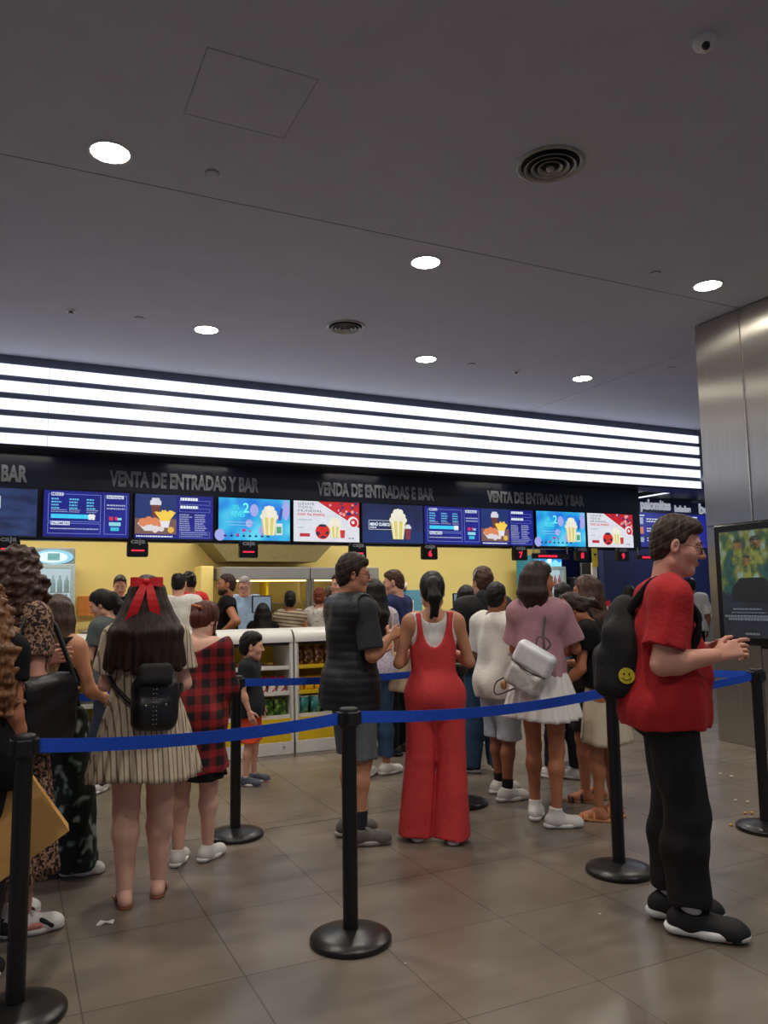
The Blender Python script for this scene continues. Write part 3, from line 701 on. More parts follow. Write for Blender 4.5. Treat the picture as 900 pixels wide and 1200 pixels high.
# fridges
def fridge(x, y, w, h, label, oval, z0=0, glow=1.0):
    t = empty('drinks_fridge', (x, y, z0), label=label, cat='fridge'); body = mat('fridge_grey', (150, 156, 160), .4, .3)
    MB().box((w/2, .3, h/2), (w, .6, h), bev=.015).build('housing', body, t)
    hz = h-.36
    MB().box((w/2, -.004, .12+hz/2), (w-.10, .006, hz-.1)).build('lit_interior', emit('fridge_glow', (196, 226, 238), .75), t)
    b = MB(); zc = .12+hz/2
    for c_, d_ in (((.03, -.06, zc), (.06, .12, hz)), ((w-.03, -.06, zc), (.06, .12, hz)), ((w/2, -.06, .15), (w-.1, .12, .06)), ((w/2, -.06, .09+hz), (w-.1, .12, .06))): b.box(c_, d_, bev=.004)
    dr = b.build('door', mat('fridge_frame', (188, 206, 212), .35, .2), t)
    MB().box((w/2, -.115, zc), (w-.12, .004, hz-.12)).build('glass', clear('fridge_glass', (220, 232, 236), .12), dr)
    for zs in (.60, .80, 1.075, 1.335, 1.60): MB().box((w/2, -.052, zs), (w-.12, .09, .012)).build('shelf', steelp, t)
    sgm = emit('fridge_sign_glow', (150, 214, 236), 1.0); sgw = emit('fridge_sign_white', (228, 244, 250), 1.05)
    if oval:
        o = MB().add([(w/2+w*.46*math.cos(2*PI*i/32), -.012, h-.13+.105*math.sin(2*PI*i/32)) for i in range(32)], [tuple(range(32))]); o.build('sign', sgm, t)
        MB().add([(w/2-.02+w*.36*math.cos(2*PI*i/32), -.016, h-.135+.078*math.sin(2*PI*i/32)) for i in range(32)], [tuple(range(32))]).build('sign_centre', sgw, t)
        MB().box((w/2, -.02, h-.13), (.16, .004, .10)).build('sign_plate', mat('plate_teal', (110, 170, 180), .5), t)
    else:
        MB().box((w/2, -.015, h-.13), (w-.04, .02, .2), bev=.01).build('sign', emit('fridge_sign_blue', (30, 140, 222), 1.2), t)
        b = MB(); pts = [(.03, -.03)]+[(.03+i*(w-.06)/10, .0+.03*math.sin(i*1.9)) for i in range(11)]+[(w-.03, -.10), (.03, -.10)]
        b.add([(px, -.027, h-.13+pz) for px, pz in pts[1:]], [tuple(range(len(pts)-1))]); b.build('sign_wave', emit('fridge_wave', (130, 216, 246), 1.2), t)
        MB().add([(w/2+.05*math.cos(2*PI*i/20), -.03, h-.12+.05*math.sin(2*PI*i/20)) for i in range(20)], [tuple(range(20))]).build('sign_badge', emit('fridge_badge', (236, 246, 250), 1.2), t)
    return t
fridge(.27, 12.1, .58, 2.24, 'tall drinks fridge with oval lit sign against the yellow wall', True)
fr2 = fridge(9.0, 12.1, .62, 2.24, 'tall drinks fridge with blue wave sign beside the navy wall', False)
MB().box((-.012, .3, 1.12), (.02, .58, 2.2)).build('side_panel', mat('fridge_side_blue', (30, 150, 196), .4), fr2)
bott = None
def bottle(x, y, z, mm, label, group):
    b = MB().lathe([(0, 0), (.032, 0), (.034, .02), (.034, .12), (.028, .16), (.013, .20), (.013, .235), (0, .235)], 12)
    o = b.build('bottle', mm); o.location = (x, y, z); tag(o, label, 'bottle', group)
bw = mat('bottle_clear', (120, 160, 176), .2); bd = mat('bottle_cola', (60, 22, 20), .2); br_ = mat('bottle_red', (170, 40, 50), .3)
for r, (z, mm) in enumerate(((1.606, bw), (1.341, br_), (1.081, bd))):
    for i in range(5): bottle(.38+i*.09, 12.05, z, mm, ('clear', 'red', 'dark')[r]+' bottle in the %s visible row of the oval sign fridge' % ('upper', 'middle', 'lower')[r], 'bottles of the oval sign fridge, %s row' % ('upper', 'middle', 'lower')[r])
for r, (z, mm) in enumerate(((1.606, br_), (1.341, bw))):
    for i in range(5): bottle(9.11+i*.10, 12.05, z, mm, ('red', 'clear')[r]+' bottle in the %s row of the blue wave sign fridge' % ('upper', 'lower')[r], 'bottles of the blue wave fridge, %s row' % ('upper', 'lower')[r])

# things on the counter
red_pl = mat('red_plastic', (206, 24, 30), .4)
t = empty('red_cola_sign', (2.20, 9.66, 1.083), label='red round sign reading Coca-Cola on the counter beside the bearded man', cat='sign')
MB().add([(.0, 0, 0)], []).v
b = MB(); n = 28; pts = [(.20*math.cos(PI*i/n), .16+.20*math.sin(PI*i/n)) for i in range(n+1)]+[(-.20, 0), (.20, 0)]
b.prism(pts, -.03, .03); b.build('plate', red_pl, t)
b = MB(); b.prism([(.215*math.cos(PI*i/n), .16+.215*math.sin(PI*i/n)) for i in range(n+1)]+[(-.215, .0), (.215, .0)], -.005, .035); b.build('edge', steelp, t)
text('lettering', 'Coca-Cola', cwhite, (-.15, -.034, .19), .10, t, .002, .001, width=.30)
for (x, lb, w) in ((2.93, 'dark till screen with lit display in front of the grey haired cashier', 1), (5.9, 'till monitor behind the woman in the red jumpsuit', 1), (9.2, 'bright till monitor right of the woman with brown hair', 2), (6.45, 'black till monitor beside the headphone teenager', 0)):
    t = empty('till_monitor', (x, 9.75, 1.083), label=lb, cat='monitor')
    MB().cyl((0, 0, 0), .09, .02, 20).build('base', frame_m, t); MB().box((0, .02, .12), (.05, .03, .22)).build('stand', frame_m, t)
    s_ = MB().box((0, 0, .32), (.26, .03, .22), bev=.01).build('housing', frame_m if w != 2 else cwhite, t)
    MB().box((0, -.018, .32), (.23, .004, .19)).build('display', emit('till_glow', (150, 170, 190), .5) if w == 1 else emit('till_glow2', (240, 232, 214), .9) if w == 2 else emit('till_glow0', (40, 60, 84), .5), s_)
t = empty('payment_terminal', (2.83, 9.5, 1.083), label='small dark payment terminal at the bearded mans elbow', cat='payment terminal')
MB().box((0, 0, .06), (.22, .18, .12), bev=.015).build('housing', frame_m, t); MB().box((0, -.092, .07), (.15, .004, .05)).build('display', emit('till_glow0', (40, 60, 84), .5), t)
def red_box(x, y, z, w, h, label, m=red_pl, nm='red_carton', d=.16):
    t = empty(nm, (x, y, z), label=label, cat='carton'); MB().box((0, 0, h/2), (w, d, h), bev=.006).build('carton', m, t)
    MB().box((0, -d/2-.002, h*.5), (w*.6, .003, h*.35)).build('paper_label', mat('label_white', (232, 226, 222), .5), t); return t
red_box(1.90, 10.6, 1.083, .30, .42, 'tall red carton between the bald man and the cola sign'); red_box(1.05, 10.02, 1.083, .16, .25, 'small red carton on the counter near the oval sign fridge')
red_box(8.6, 9.9, 1.083, .32, .28, 'red carton on the counter in front of the blue wave fridge'); red_box(6.15, 12.4, 1.04, .9, .55, 'pale blue box cabinet against the yellow wall behind the navy t-shirt man', mat('pale_blue_box', (98, 160, 190), .4), 'blue_case', .4)
for i in range(6):
    t = empty('paper_cup', (5.65+i*.12, 12.2, 1.59), label='small patterned cup standing on the pale blue box cabinet', cat='cup', group='cups on the pale blue cabinet')
    MB().lathe([(0, 0), (.035, 0), (.05, .14), (.045, .14), (0, .13)], 14).build('cup', pk1 if i % 2 else pattern('cup_green', lambda nt: noisecol(nt, 16, [(.0, lin((200, 214, 190))), (.5, lin((110, 160, 120))), (.62, lin((220, 120, 150)))]), .4), t)
tag(MB().box((1.42, 13.01, 1.40), (.9, .08, .3)).build('orange_panel', mat('orange_panel', (214, 130, 60), .5)), 'low orange panel on the yellow wall behind the young cashier', 'panel')
# stacked white cups and napkins on the counter, left
for i in range(3):
    t = empty('cup_stack', (.98+.1*i, 9.72, 1.083), label='stack of white paper cups on the counter beside the profile woman', cat='cups', group='white cup stacks at the left')
    MB().lathe([(0, 0), (.035, 0)]+[(.036+.004*(k % 2), .02+.02*k) for k in range(9)]+[(.042, .22), (0, .22)], 16).build('cup', cwhite, t)
# yellow notice on a white post
t = empty('notice_post', (8.62, 10.02, 1.083), label='white post with yellow notice between tills 8 and 9', cat='notice')
MB().box((0, 0, .45), (.10, .04, .9), bev=.006).build('post', cwhite, t); MB().box((0, -.03, .98), (.115, .02, .30), bev=.005).build('notice', mat('notice_yellow', (236, 210, 60), .5), t)
MB().box((0, -.045, 1.03), (.05, .004, .03)).build('mark', blackp, t)
t = empty('steel_machine', (9.9, 11.9, 0), label='dark steel kitchen machine before the navy wall', cat='machine')
MB().box((.4, .3, .9), (1.1, .6, 1.8), bev=.02).build('housing', mat('dark_steel', (70, 72, 80), .35, .7), t); MB().box((.2, -.01, 1.95), (.4, .05, .25), bev=.01).build('head', steelp, t)
red_box(10.9, 9.9, 1.09, .6, .16, 'yellow tray of snacks beyond the woman in the white shirt', yel, 'snack_tray')
t = empty('side_counter', (11.2, 10.2, 0), label='short counter before the navy wall at the right', cat='counter'); MB().box((0, 0, .52), (1.9, .8, 1.04)).build('counter_body', cfront, t); MB().box((0, 0, 1.06), (1.96, .86, .04), bev=.01).build('worktop', cwhite, t)

# ------------------------------------------------------------------ kiosk screen on the column
t = empty('poster_screen', (6.44, 5.57, .965), label='large black framed portrait screen on the steel column showing a film poster', cat='screen')
MB().box((-.055, -.36, .583), (.09, .74, 1.165), bev=.012).build('housing', frame_m, t)
def pq(name, pts, m, lay):
    b = MB(); b.add([(-.1005-.0012*lay, -y, z) for y, z in pts], [tuple(range(len(pts)))]); return b.build(name, m, t)
dsk = bg('poster_dark', lambda nt: noisecol(nt, 5, [(.3, lin((10, 14, 24))), (.7, lin((24, 32, 50)))], interp='LINEAR'), .8)
pq('display_panel', [(.055, .07), (.665, .07), (.665, 1.10), (.055, 1.10)], dsk, 0)
jun = bg('poster_leaves', lambda nt: noisecol(nt, 6, [(.30, lin((14, 40, 44))), (.42, lin((30, 96, 96))), (.5, lin((70, 104, 62))), (.58, lin((146, 150, 66))), (.68, lin((164, 204, 206)))], interp='LINEAR', detail=6, stretch=(1, 1.5, 1)), .40)
pq('poster_picture', [(.06, .52), (.14, .47), (.22, .55), (.30, .62), (.44, .62), (.52, .55), (.60, .5), (.66, .54), (.66, 1.09), (.06, 1.09)], jun, 1)
fig = bg('poster_figure', lambda nt: noisecol(nt, 16, [(.35, lin((60, 62, 44))), (.6, lin((150, 106, 66)))], interp='LINEAR', detail=4), .55); figd = emit('poster_dark_figure', (16, 20, 26), .6)
for (u, v, r) in ((.27, .95, .055), (.47, .96, .06), (.36, .80, .045)):
    pq('poster_figure', [(u+r*math.cos(2*PI*i/16), v+r*1.15*math.sin(2*PI*i/16)) for i in range(16)], fig, 2)
    pq('poster_figure', [(u-r*1.3, v-.19), (u+r*1.3, v-.19), (u+r*.8, v-.03), (u-r*.8, v-.03)], bg('poster_cloth', lambda nt: noisecol(nt, 14, [(.35, lin((40, 78, 60))), (.6, lin((150, 156, 70)))], interp='LINEAR', detail=4), .5), 2)
    pq('poster_hat', [(u-r*1.2, v+.03), (u+r*1.2, v+.03), (u+r*.5, v+r*1.25), (u-r*.5, v+r*1.25)], bg('poster_hat', lambda nt: noisecol(nt, 16, [(.35, lin((26, 34, 34))), (.65, lin((80, 92, 74)))], interp='LINEAR', detail=4), .5), 3)
pq('poster_vehicle', [(.18, .42), (.60, .42), (.62, .56), (.54, .64), (.28, .64), (.18, .55)], figd, 3)
tl = emit('poster_text', (120, 128, 136), .5)
for (u0, u1, v, h) in ((.18, .50, .335, .016), (.16, .54, .305, .010), (.08, .64, .265, .020), (.12, .62, .235, .026), (.30, .46, .10, .02)): 
    b = MB(); x = u0
    while x < u1:
        w = random.uniform(.01, .035); b.add([(-.1045, -q, z) for q, z in ((x, v), (min(u1, x+w), v), (min(u1, x+w), v+h), (x, v+h))], [(0, 1, 2, 3)]); x += w+.006
    b.build('poster_text', tl, t)
MB().box((-.05, -.5, -.012), (.05, .12, .025)).build('mount', frame_m, t)

# ------------------------------------------------------------------ barrier posts and belts
pm = mat('post_black', (13, 13, 14), .38, .0, var=.15); base_m = mat('post_base', (30, 30, 31), .32, .2, var=.15); pcap = mat('post_cap', (20, 20, 21), .5)
blue = mat('belt_blue', (22, 84, 214), .7, var=.12, scale=80, bump=.2, bscale=300)
PH = .985
def post(x, y, label, first=[None]):
    if first[0] is None:
        t = empty('barrier_post')
        MB().lathe([(0, .0), (.172, .0), (.176, .004), (.176, .018), (.170, .026), (.12, .040), (.06, .052), (.04, .056), (0, .056)], 48).build('base', base_m, t)
        MB().lathe([(.033, .05), (.033, .90)], 32).build('pole', pm, t)
        hd = MB().lathe([(.033, .895), (.041, .90), (.041, .978), (.037, .985), (0, .985)], 32).build('head', pcap, t)
        for k in range(4):
            a = k*PI/2; MB().box((.041*math.cos(a), .041*math.sin(a), .94), (.022 if k % 2 == 0 else .05, .05 if k % 2 == 0 else .022, .058), bev=.003).build('belt_clip', pcap, hd)
        first[0] = t
    else: t = copy_tree(first[0])
    t.location = (x, y, 0); t['label'] = label; t['category'] = 'barrier post'; t['group'] = 'black belt barrier posts'; return t
POSTS = dict(L=(.07, 3.235), A=(1.378, 3.254), B=(1.325, 4.96), C=(2.976, 3.362), D=(4.298, 3.514), E=(4.426, 5.448), F=(2.96, 4.926))
post(*POSTS['L'], 'black barrier post nearest the lower left corner'); post(*POSTS['A'], 'black barrier post in the foreground in front of the man in the vest')
post(*POSTS['B'], 'black barrier post between the plaid woman and the little boy'); post(*POSTS['C'], 'black barrier post beside the man in the red t-shirt')
post(*POSTS['D'], 'black barrier post at the right edge below the poster screen'); post(*POSTS['E'], 'far black barrier post behind the girl in the white skirt'); post(*POSTS['F'], 'black barrier post mostly hidden behind the red jumpsuit')
def belt(a, b, label, sag=.03, h=.048, z=.94, z2=None, off=(0, 0), sl=.05, mm=None):
    (x0, y0), (x1, y1) = a, b; L = math.hypot(x1-x0, y1-y0); ux, uy = (x1-x0)/L, (y1-y0)/L
    z2 = z if z2 is None else z2; vs = []; n = 24; th = .0012; X0 = sl; X1 = L-sl
    for i in range(n+1):
        tt = i/n; d = X0+(X1-X0)*tt; zz = z+(z2-z)*tt-sag*4*tt*(1-tt); lean = .006*math.sin(tt*PI)
        for (o, dz) in ((-th-lean, h/2), (th-lean, h/2), (th+lean, -h/2), (-th+lean, -h/2)):
            vs.append((x0+ux*d-uy*o+off[0], y0+uy*d+ux*o+off[1], zz+dz))
    fs = [(i*4+k, i*4+(k+1) % 4, i*4+4+(k+1) % 4, i*4+4+k) for i in range(n) for k in range(4)]+[(0, 1, 2, 3), (n*4+3, n*4+2, n*4+1, n*4)]
    o = MB().add(vs, fs, 0, False).build('barrier_belt', mm or blue); tag(o, label, 'barrier belt', 'blue barrier belts'); return o
belt(POSTS['L'], POSTS['A'], 'blue belt running across the left foreground to the foreground post', .028, .052)
belt(POSTS['A'], POSTS['C'], 'blue belt running in front of the red jumpsuit', .035, .052)
belt(POSTS['B'], POSTS['F'], 'far blue belt behind the man in the vest', .02)
belt(POSTS['C'], POSTS['D'], 'blue belt from behind the red t-shirt to the right edge post, lower of two', .03)
belt(POSTS['D'], POSTS['E'], 'blue belt from the right edge post towards the far post', .03)
belt((-1.3, 4.9), POSTS['B'], 'blue belt behind the women at the left', .03)

# litter
def crumb(x, y, r, m, label, group='popcorn and paper scraps on the floor'):
    b = MB(); vs = []
    for k in range(3): b.ball((random.uniform(-.6, .6)*r, random.uniform(-.6, .6)*r, r*.6), (r*random.uniform(.6, 1), r*random.uniform(.5, .9), r*.6), 5)
    o = b.build('popcorn_piece', m); o.location = (x, y, .0); tag(o, label, 'litter', group)
pw = mat('crumb_white', (214, 206, 190), .8); py_ = mat('crumb_yellow', (206, 150, 70), .8)
for i, (x, y, r, m) in enumerate([(5.248, 4.694, .014, pw), (5.252, 4.589, .014, pw), (4.688, 4.065, .012, pw), (4.718, 3.996, .014, pw), (4.47, 3.813, .013, py_), (4.509, 3.791, .014, py_), (4.17, 3.666, .012, py_),
                    (1.49, 2.958, .005, pw), (1.836, 5.227, .006, pw), (2.508, 2.978, .005, pw)]):
    crumb(x, y, r, m, 'popcorn piece on the floor left of the right edge barrier post' if i < 7 else 'tiny white crumb on the floor tiles', 'popcorn on the floor by the right post' if i < 7 else 'tiny crumbs on the tiles')
b = MB(); b.add([(0, 0, .002), (.03, .01, .008), (.06, -.01, .003), (.07, .02, .012), (.04, .03, .004), (.01, .028, .014), (-.01, .015, .003)], [(0, 1, 5, 6), (1, 2, 3, 4), (1, 4, 5)])
b.add([(0, 0, .0), (.03, .01, .004), (.06, -.01, .0), (.07, .02, .008), (.04, .03, .0), (.01, .028, .010), (-.01, .015, .0)], [(6, 5, 1, 0), (4, 3, 2, 1), (5, 4, 1)])
o = b.build('paper_scrap', mat('scrap_white', (220, 216, 208), .8)); o.location = (.42, 3.93, 0); tag(o, 'white torn paper scrap on the floor left of the flip flops', 'litter')
# ================================================================== PEOPLE: bodies and clothes grown from blended volumes
def rotm(yaw=0, pitch=0, roll=0):
    """yaw left about z, pitch down about x, roll about y"""
    return np.array((Matrix.Rotation(yaw, 3, 'Z') @ Matrix.Rotation(-pitch, 3, 'X') @ Matrix.Rotation(roll, 3, 'Y')))
A3 = lambda *v: np.array(v, float)
class Field:
    def __init__(s): s.p = []
    def add(s, f, lo, hi, k=.02, op='u', tags=''): s.p.append((f, np.array(lo), np.array(hi), k, op, tags)); return s
    def cap(s, a, b, ra, rb=None, k=.02, op='u', flat=None, sq=None, cutb=False, cuta=False, t=''):
        a = np.array(a, float); b = np.array(b, float); rb = ra if rb is None else rb; R = max(ra, rb)
        if sq is not None: # squash along unit axis sq[0] by factor sq[1]<1
            ax = np.array(sq[0], float); ax /= np.linalg.norm(ax); fac = 1/sq[1]-1
        def f(P):
            d = b-a; L2 = d.dot(d)+1e-12; q = P-a; tt = np.clip((q@d)/L2, 0, 1); v = q-tt[..., None]*d
            if sq is not None: v = v+(v@ax)[..., None]*ax*fac
            D = np.sqrt((v*v).sum(-1))-(ra+(rb-ra)*tt)
            if sq is not None: D = D*sq[1]
            L = math.sqrt(L2)
            if cutb: D = np.maximum(D, ((P-b)@d)/L)
            if cuta: D = np.maximum(D, -((P-a)@d)/L)
            return D
        return s.add(f, np.minimum(a, b)-R, np.maximum(a, b)+R, k, op, t)
    def ell(s, c, r, k=.02, M=None, op='u', t=''):
        c = np.array(c, float); r = np.array(r, float); Mt = None if M is None else np.array(M)
        def f(P):
            q = P-c
            if Mt is not None: q = q@Mt
            k0 = np.sqrt(((q/r)**2).sum(-1)); k1 = np.sqrt(((q/r**2)**2).sum(-1))+1e-9
            return k0*(k0-1)/k1
        R = max(r) if M is not None else r
        return s.add(f, c-R, c+R, k, op, t)
    def box(s, c, h, r=.02, k=.01, M=None, op='u', t=''):
        c = np.array(c, float); h = np.array(h, float); Mt = None if M is None else np.array(M)
        def f(P):
            q = P-c
            if Mt is not None: q = q@Mt
            q = np.abs(q)-(h-r); return np.sqrt((np.maximum(q, 0)**2).sum(-1))+np.minimum(q.max(-1), 0)-r
        R = np.linalg.norm(h)
        return s.add(f, c-R, c+R, k, op, t)
    def plane(s, p, n):      # keep the side the normal points away from
        p = np.array(p, float); n = np.array(n, float); n /= np.linalg.norm(n)
        return s.add(lambda P: (P-p)@n, A3(-9, -9, -9), A3(9, 9, 9), 0, 'i')
    def noise(s, amp, fr, seed=0, stretch=(1, 1, 1)):
        rs = np.random.RandomState(seed); W_ = [(rs.normal(size=3)*fr*np.array(stretch), rs.uniform(0, 6.28)) for _ in range(7)]
        def f(P): return sum(np.sin(P@w+ph) for w, ph in W_)*amp/3.0
        return s.add(f, A3(-9, -9, -9), A3(9, 9, 9), 0, 'n')
    def bounds(s):
        u = [q for q in s.p if q[4] == 'u']; return np.min([q[1] for q in u], 0), np.max([q[2] for q in u], 0)
    def mesh(s, h, lo=None, hi=None):
        blo, bhi = s.bounds(); lo = blo-.02 if lo is None else np.maximum(lo, blo-.02); hi = bhi+.02 if hi is None else np.minimum(hi, bhi+.02)
        n = np.maximum(2, np.ceil((hi-lo)/h).astype(int)+1)
        ax = [lo[i]+h*np.arange(n[i]) for i in range(3)]
        D = np.full(tuple(n), .06)
        for f, l, u, k, op, t in s.p:
            m = max(k, .012)+.02
            i0 = [max(0, int((l[i]-m-lo[i])/h)) for i in range(3)]; i1 = [min(n[i], int((u[i]+m-lo[i])/h)+2) for i in range(3)]
            if any(i1[i] <= i0[i] for i in range(3)): continue
            G = np.stack(np.meshgrid(ax[0][i0[0]:i1[0]], ax[1][i0[1]:i1[1]], ax[2][i0[2]:i1[2]], indexing='ij'), -1)
            sl = tuple(slice(i0[i], i1[i]) for i in range(3)); d = f(G); o = D[sl]
            if op == 'u':
                if k > 0: hh = np.maximum(k-np.abs(o-d), 0)/k; D[sl] = np.minimum(o, d)-hh*hh*k*.25
                else: D[sl] = np.minimum(o, d)
            elif op == 's':
                hh = np.maximum(k-np.abs(o+d), 0)/max(k, 1e-6); D[sl] = np.maximum(o, -d)+hh*hh*k*.25
            elif op == 'i': D[sl] = np.maximum(o, d)
            elif op == 'n': D[sl] = o+d
        return surfnets(D, lo, h)
def surfnets(D, lo, h):
    S = D < 0; nx, ny, nz = D.shape
    c = np.zeros((nx-1, ny-1, nz-1), int)
    for i in (0, 1):
        for j in (0, 1):
            for k in (0, 1): c += S[i:nx-1+i, j:ny-1+j, k:nz-1+k]
    act = (c > 0) & (c < 8); I = np.argwhere(act); N = len(I)
    if N == 0: return np.zeros((0, 3)), np.zeros((0, 4), int)
    idx = np.full(act.shape, -1); idx[act] = np.arange(N)
    acc = np.zeros((N, 3)); cnt = np.zeros(N)
    for axi in range(3):
        o1, o2 = [q for q in range(3) if q != axi]
        for p in (0, 1):
            for q in (0, 1):
                a = I.copy(); a[:, o1] += p; a[:, o2] += q; b = a.copy(); b[:, axi] += 1
                da = D[a[:, 0], a[:, 1], a[:, 2]]; db = D[b[:, 0], b[:, 1], b[:, 2]]; cr = (da < 0) != (db < 0)
                t = np.where(cr, da/np.where(cr, da-db, 1), 0)
                pt = np.zeros((N, 3)); pt[:, o1] = p; pt[:, o2] = q; pt[:, axi] = t
                acc += pt*cr[:, None]; cnt += cr
    V = lo+h*(I+acc/cnt[:, None]); F = []
    for axi in range(3):
        o1, o2 = (axi+1) % 3, (axi+2) % 3
        sl = [slice(1, -1)]*3; sl[axi] = slice(0, -1)
        A_ = S[tuple(sl)]; sh = list(sl); sh[axi] = slice(1, None); B_ = S[tuple(sh)]
        e = np.argwhere(A_ != B_)
        if len(e) == 0: continue
        sa = A_[e[:, 0], e[:, 1], e[:, 2]]; e = e.copy(); e[:, o1] += 1; e[:, o2] += 1
        def id_(d1, d2):
            q = e.copy(); q[:, o1] -= d1; q[:, o2] -= d2; return idx[q[:, 0], q[:, 1], q[:, 2]]
        Q = np.stack([id_(1, 1), id_(0, 1), id_(0, 0), id_(1, 0)], -1); Q[~sa] = Q[~sa][:, ::-1]; F.append(Q)
    F = np.concatenate(F); F = F[(F >= 0).all(1)]; return V, F
def meshobj(name, parts, m, parent, smooth=True):
    """parts: list of (V, F) joined into one mesh object"""
    V = []; F = []; k = 0
    for v, f in parts:
        if len(v) == 0: continue
        V.append(v); F.append(f+k); k += len(v)
    V = np.concatenate(V); F = np.concatenate(F)
    me = bpy.data.meshes.new(name); me.vertices.add(len(V)); me.vertices.foreach_set('co', V.ravel().astype(np.float32))
    me.loops.add(F.size); me.loops.foreach_set('vertex_index', F.ravel().astype(np.int32))
    me.polygons.add(len(F)); me.polygons.foreach_set('loop_start', np.arange(0, F.size, 4, dtype=np.int32)); me.polygons.foreach_set('loop_total', np.full(len(F), 4, dtype=np.int32))
    me.update(calc_edges=True); me.polygons.foreach_set('use_smooth', np.ones(len(F), bool)); me.materials.append(m); me.update()
    o = bpy.data.objects.new(name, me); C.objects.link(o)
    if parent: o.parent = parent
    return o
def unit(v): v = np.array(v, float); return v/np.linalg.norm(v)

class Person:
    """local frame: x to the person's right, y ahead, z up; metres for a 1.70 m adult, scaled by H/1.70"""
    def __init__(s, pos, heading, label, H=1.7, sex='f', g=1.0, lean=0., twist=0., head=(0, 0, 0), hs=1.0, skin_c='light', feet=None, arms=None, shoes=True, belly=0., leg=1., knees=None, q=1.0, neck=.075, hunch=0., sway=0., group=None):
        s.s = H/1.7; s.H = H; s.sex = sex; s.g = g; s.q = q; s.belly = belly; s.leg = leg
        s.root = empty('person', (pos[0], pos[1], 0), math.radians(heading)-PI/2, label, 'person', group)
        s.sk = skin(skin_c, SKINS[skin_c]); S = s.s
        male = sex == 'm'; s.ctr = A3(sway, 0, .93)*S
        s.U = rotm(math.radians(twist), math.radians(lean), 0)
        up = lambda x, y, z: s.ctr+s.U@(A3(x, y, z)*S-A3(0, 0, .93)*S)
        s.up = up
        sw = .185 if male else .158
        s.sh = {i: up(i*sw, -.005+hunch, 1.392) for i in (-1, 1)}
        s.nb = up(0, -.02+hunch, 1.43)
        hy, hp, hr = (math.radians(a) for a in head); s.Rh = rotm(math.radians(twist)+hy, math.radians(lean)*.5+hp, hr)
        s.hsz = hs*S*.97
        neck_up = unit(s.U@A3(0, .25+hunch*2, 1)+s.Rh@A3(0, .0, .5)); s.hc = s.nb+neck_up*neck*S+s.Rh@A3(0, .012, .095)*s.hsz
        s.hip = {i: A3(i*.088, 0, .90)*S+A3(sway, 0, 0)*S for i in (-1, 1)}
        feet = feet or {-1: (-.10, .03, 8, 0), 1: (.10, -.02, -8, 0)}
        s.ft = {}; s.kn = {}; s.an = {}
        for i in (-1, 1):
            fx, fy, yw, lift = feet[i]; a = math.radians(yw); d = A3(-math.sin(a), math.cos(a), 0)
            s.an[i] = A3(fx, fy, .085+lift)*S; s.ft[i] = (A3(fx, fy, lift)*S, d, a)
            k = (knees or {}).get(i); s.kn[i] = (A3(*k)*S) if k else (s.hip[i]*.5+s.an[i]*.5+A3(0, .025, -.01)*S+A3(0, 0, -.0)*S)
        s.el = {}; s.wr = {}; s.hd = {}; s.hn = {}; s.cur = {}
        arms = arms or {}
        for i in (-1, 1):
            a = arms.get(i, {}); e = a.get('e', (i*.055, -.03, -.275)); w = a.get('w', (i*.01, .09, -.235))
            s.el[i] = s.sh[i]+A3(*e)*S; s.wr[i] = s.el[i]+A3(*w)*S
            fd = unit(s.wr[i]-s.el[i]); s.hd[i] = unit(a['d']) if 'd' in a else fd
            s.hn[i] = unit(a.get('n', (-i, .1, 0))); s.cur[i] = a.get('c', .35)
    # ---- volumes
    def torso(s, F, inf=0., z0=None, k=.07, chest=1.):
        S = s.s; g = s.g; u = s.up; R = s.U; m = s.sex == 'm'
        F.ell(s.ctr+A3(0, -.01, .0)*S, A3((.155 if m else .168)*g, .118*g, .125)*S+inf, k)
        F.ell(s.ctr+A3(0, -.035*g, -.02)*S, A3(.13*g, .10*g, .10)*S+inf, k)
        F.ell(u(0, .0+s.belly*.5, 1.09), A3((.142 if m else .122)*g, (.10+s.belly)*g, .14)*S+inf, k, R)
        F.ell(u(0, -.005, 1.26), A3((.162 if m else .138)*g, (.112 if m else .10)*g, .165)*S+inf, k, R)
        if not m:
            for i in (-1, 1): F.ell(u(i*.065, .075, 1.26), A3(.058, .055, .058)*S*min(g, 1.15)*chest+inf, .05, R)
        for i in (-1, 1):
            F.cap(u(0, -.02, 1.40), s.sh[i]+A3(0, 0, -.004)*S, (.058*S)+inf, (.050 if m else .043)*S+inf, .06)
            F.ell(s.sh[i]*.75+u(0, -.03, 1.33)*.25, A3(.06, .06, .085)*S*g+inf, .06, R)
        return F
    def neck(s, F, inf=0., k=.03):
        S = s.s; r = (.058 if s.sex == 'm' else .048)*S*(.5+.5*s.g)
        F.cap(s.nb+A3(0, -.005, -.03)*S, s.hc+s.Rh@A3(0, -.025, -.05)*s.hsz, r*1.06+inf, r*.95+inf, k); return F
    def arm(s, F, i, inf=0., upto=2., k=.025, cut=True, body=True, flare=0.):
        S = s.s; g = (.35+.65*s.g)*(1.12 if s.sex == 'm' else .95); a, e, w = s.sh[i], s.el[i], s.wr[i]
        if upto <= 1:
            b = a+(e-a)*upto; F.cap(a, b, .050*S*g+inf, (.040*g)*S+inf+flare, k, cutb=cut); return F
        F.cap(a, e, .050*S*g+inf, .036*S*g+inf, k); 
        m = e+(w-e)*.28; end = e+(w-e)*min(1, upto-1)
        F.cap(e, m, .036*S*g+inf, .040*S*g+inf, k)
        F.cap(m, end, .040*S*g+inf, (.040-.016*min(1, (upto-1)))*S*g+inf+flare, k, cutb=(cut and upto < 2)); return F
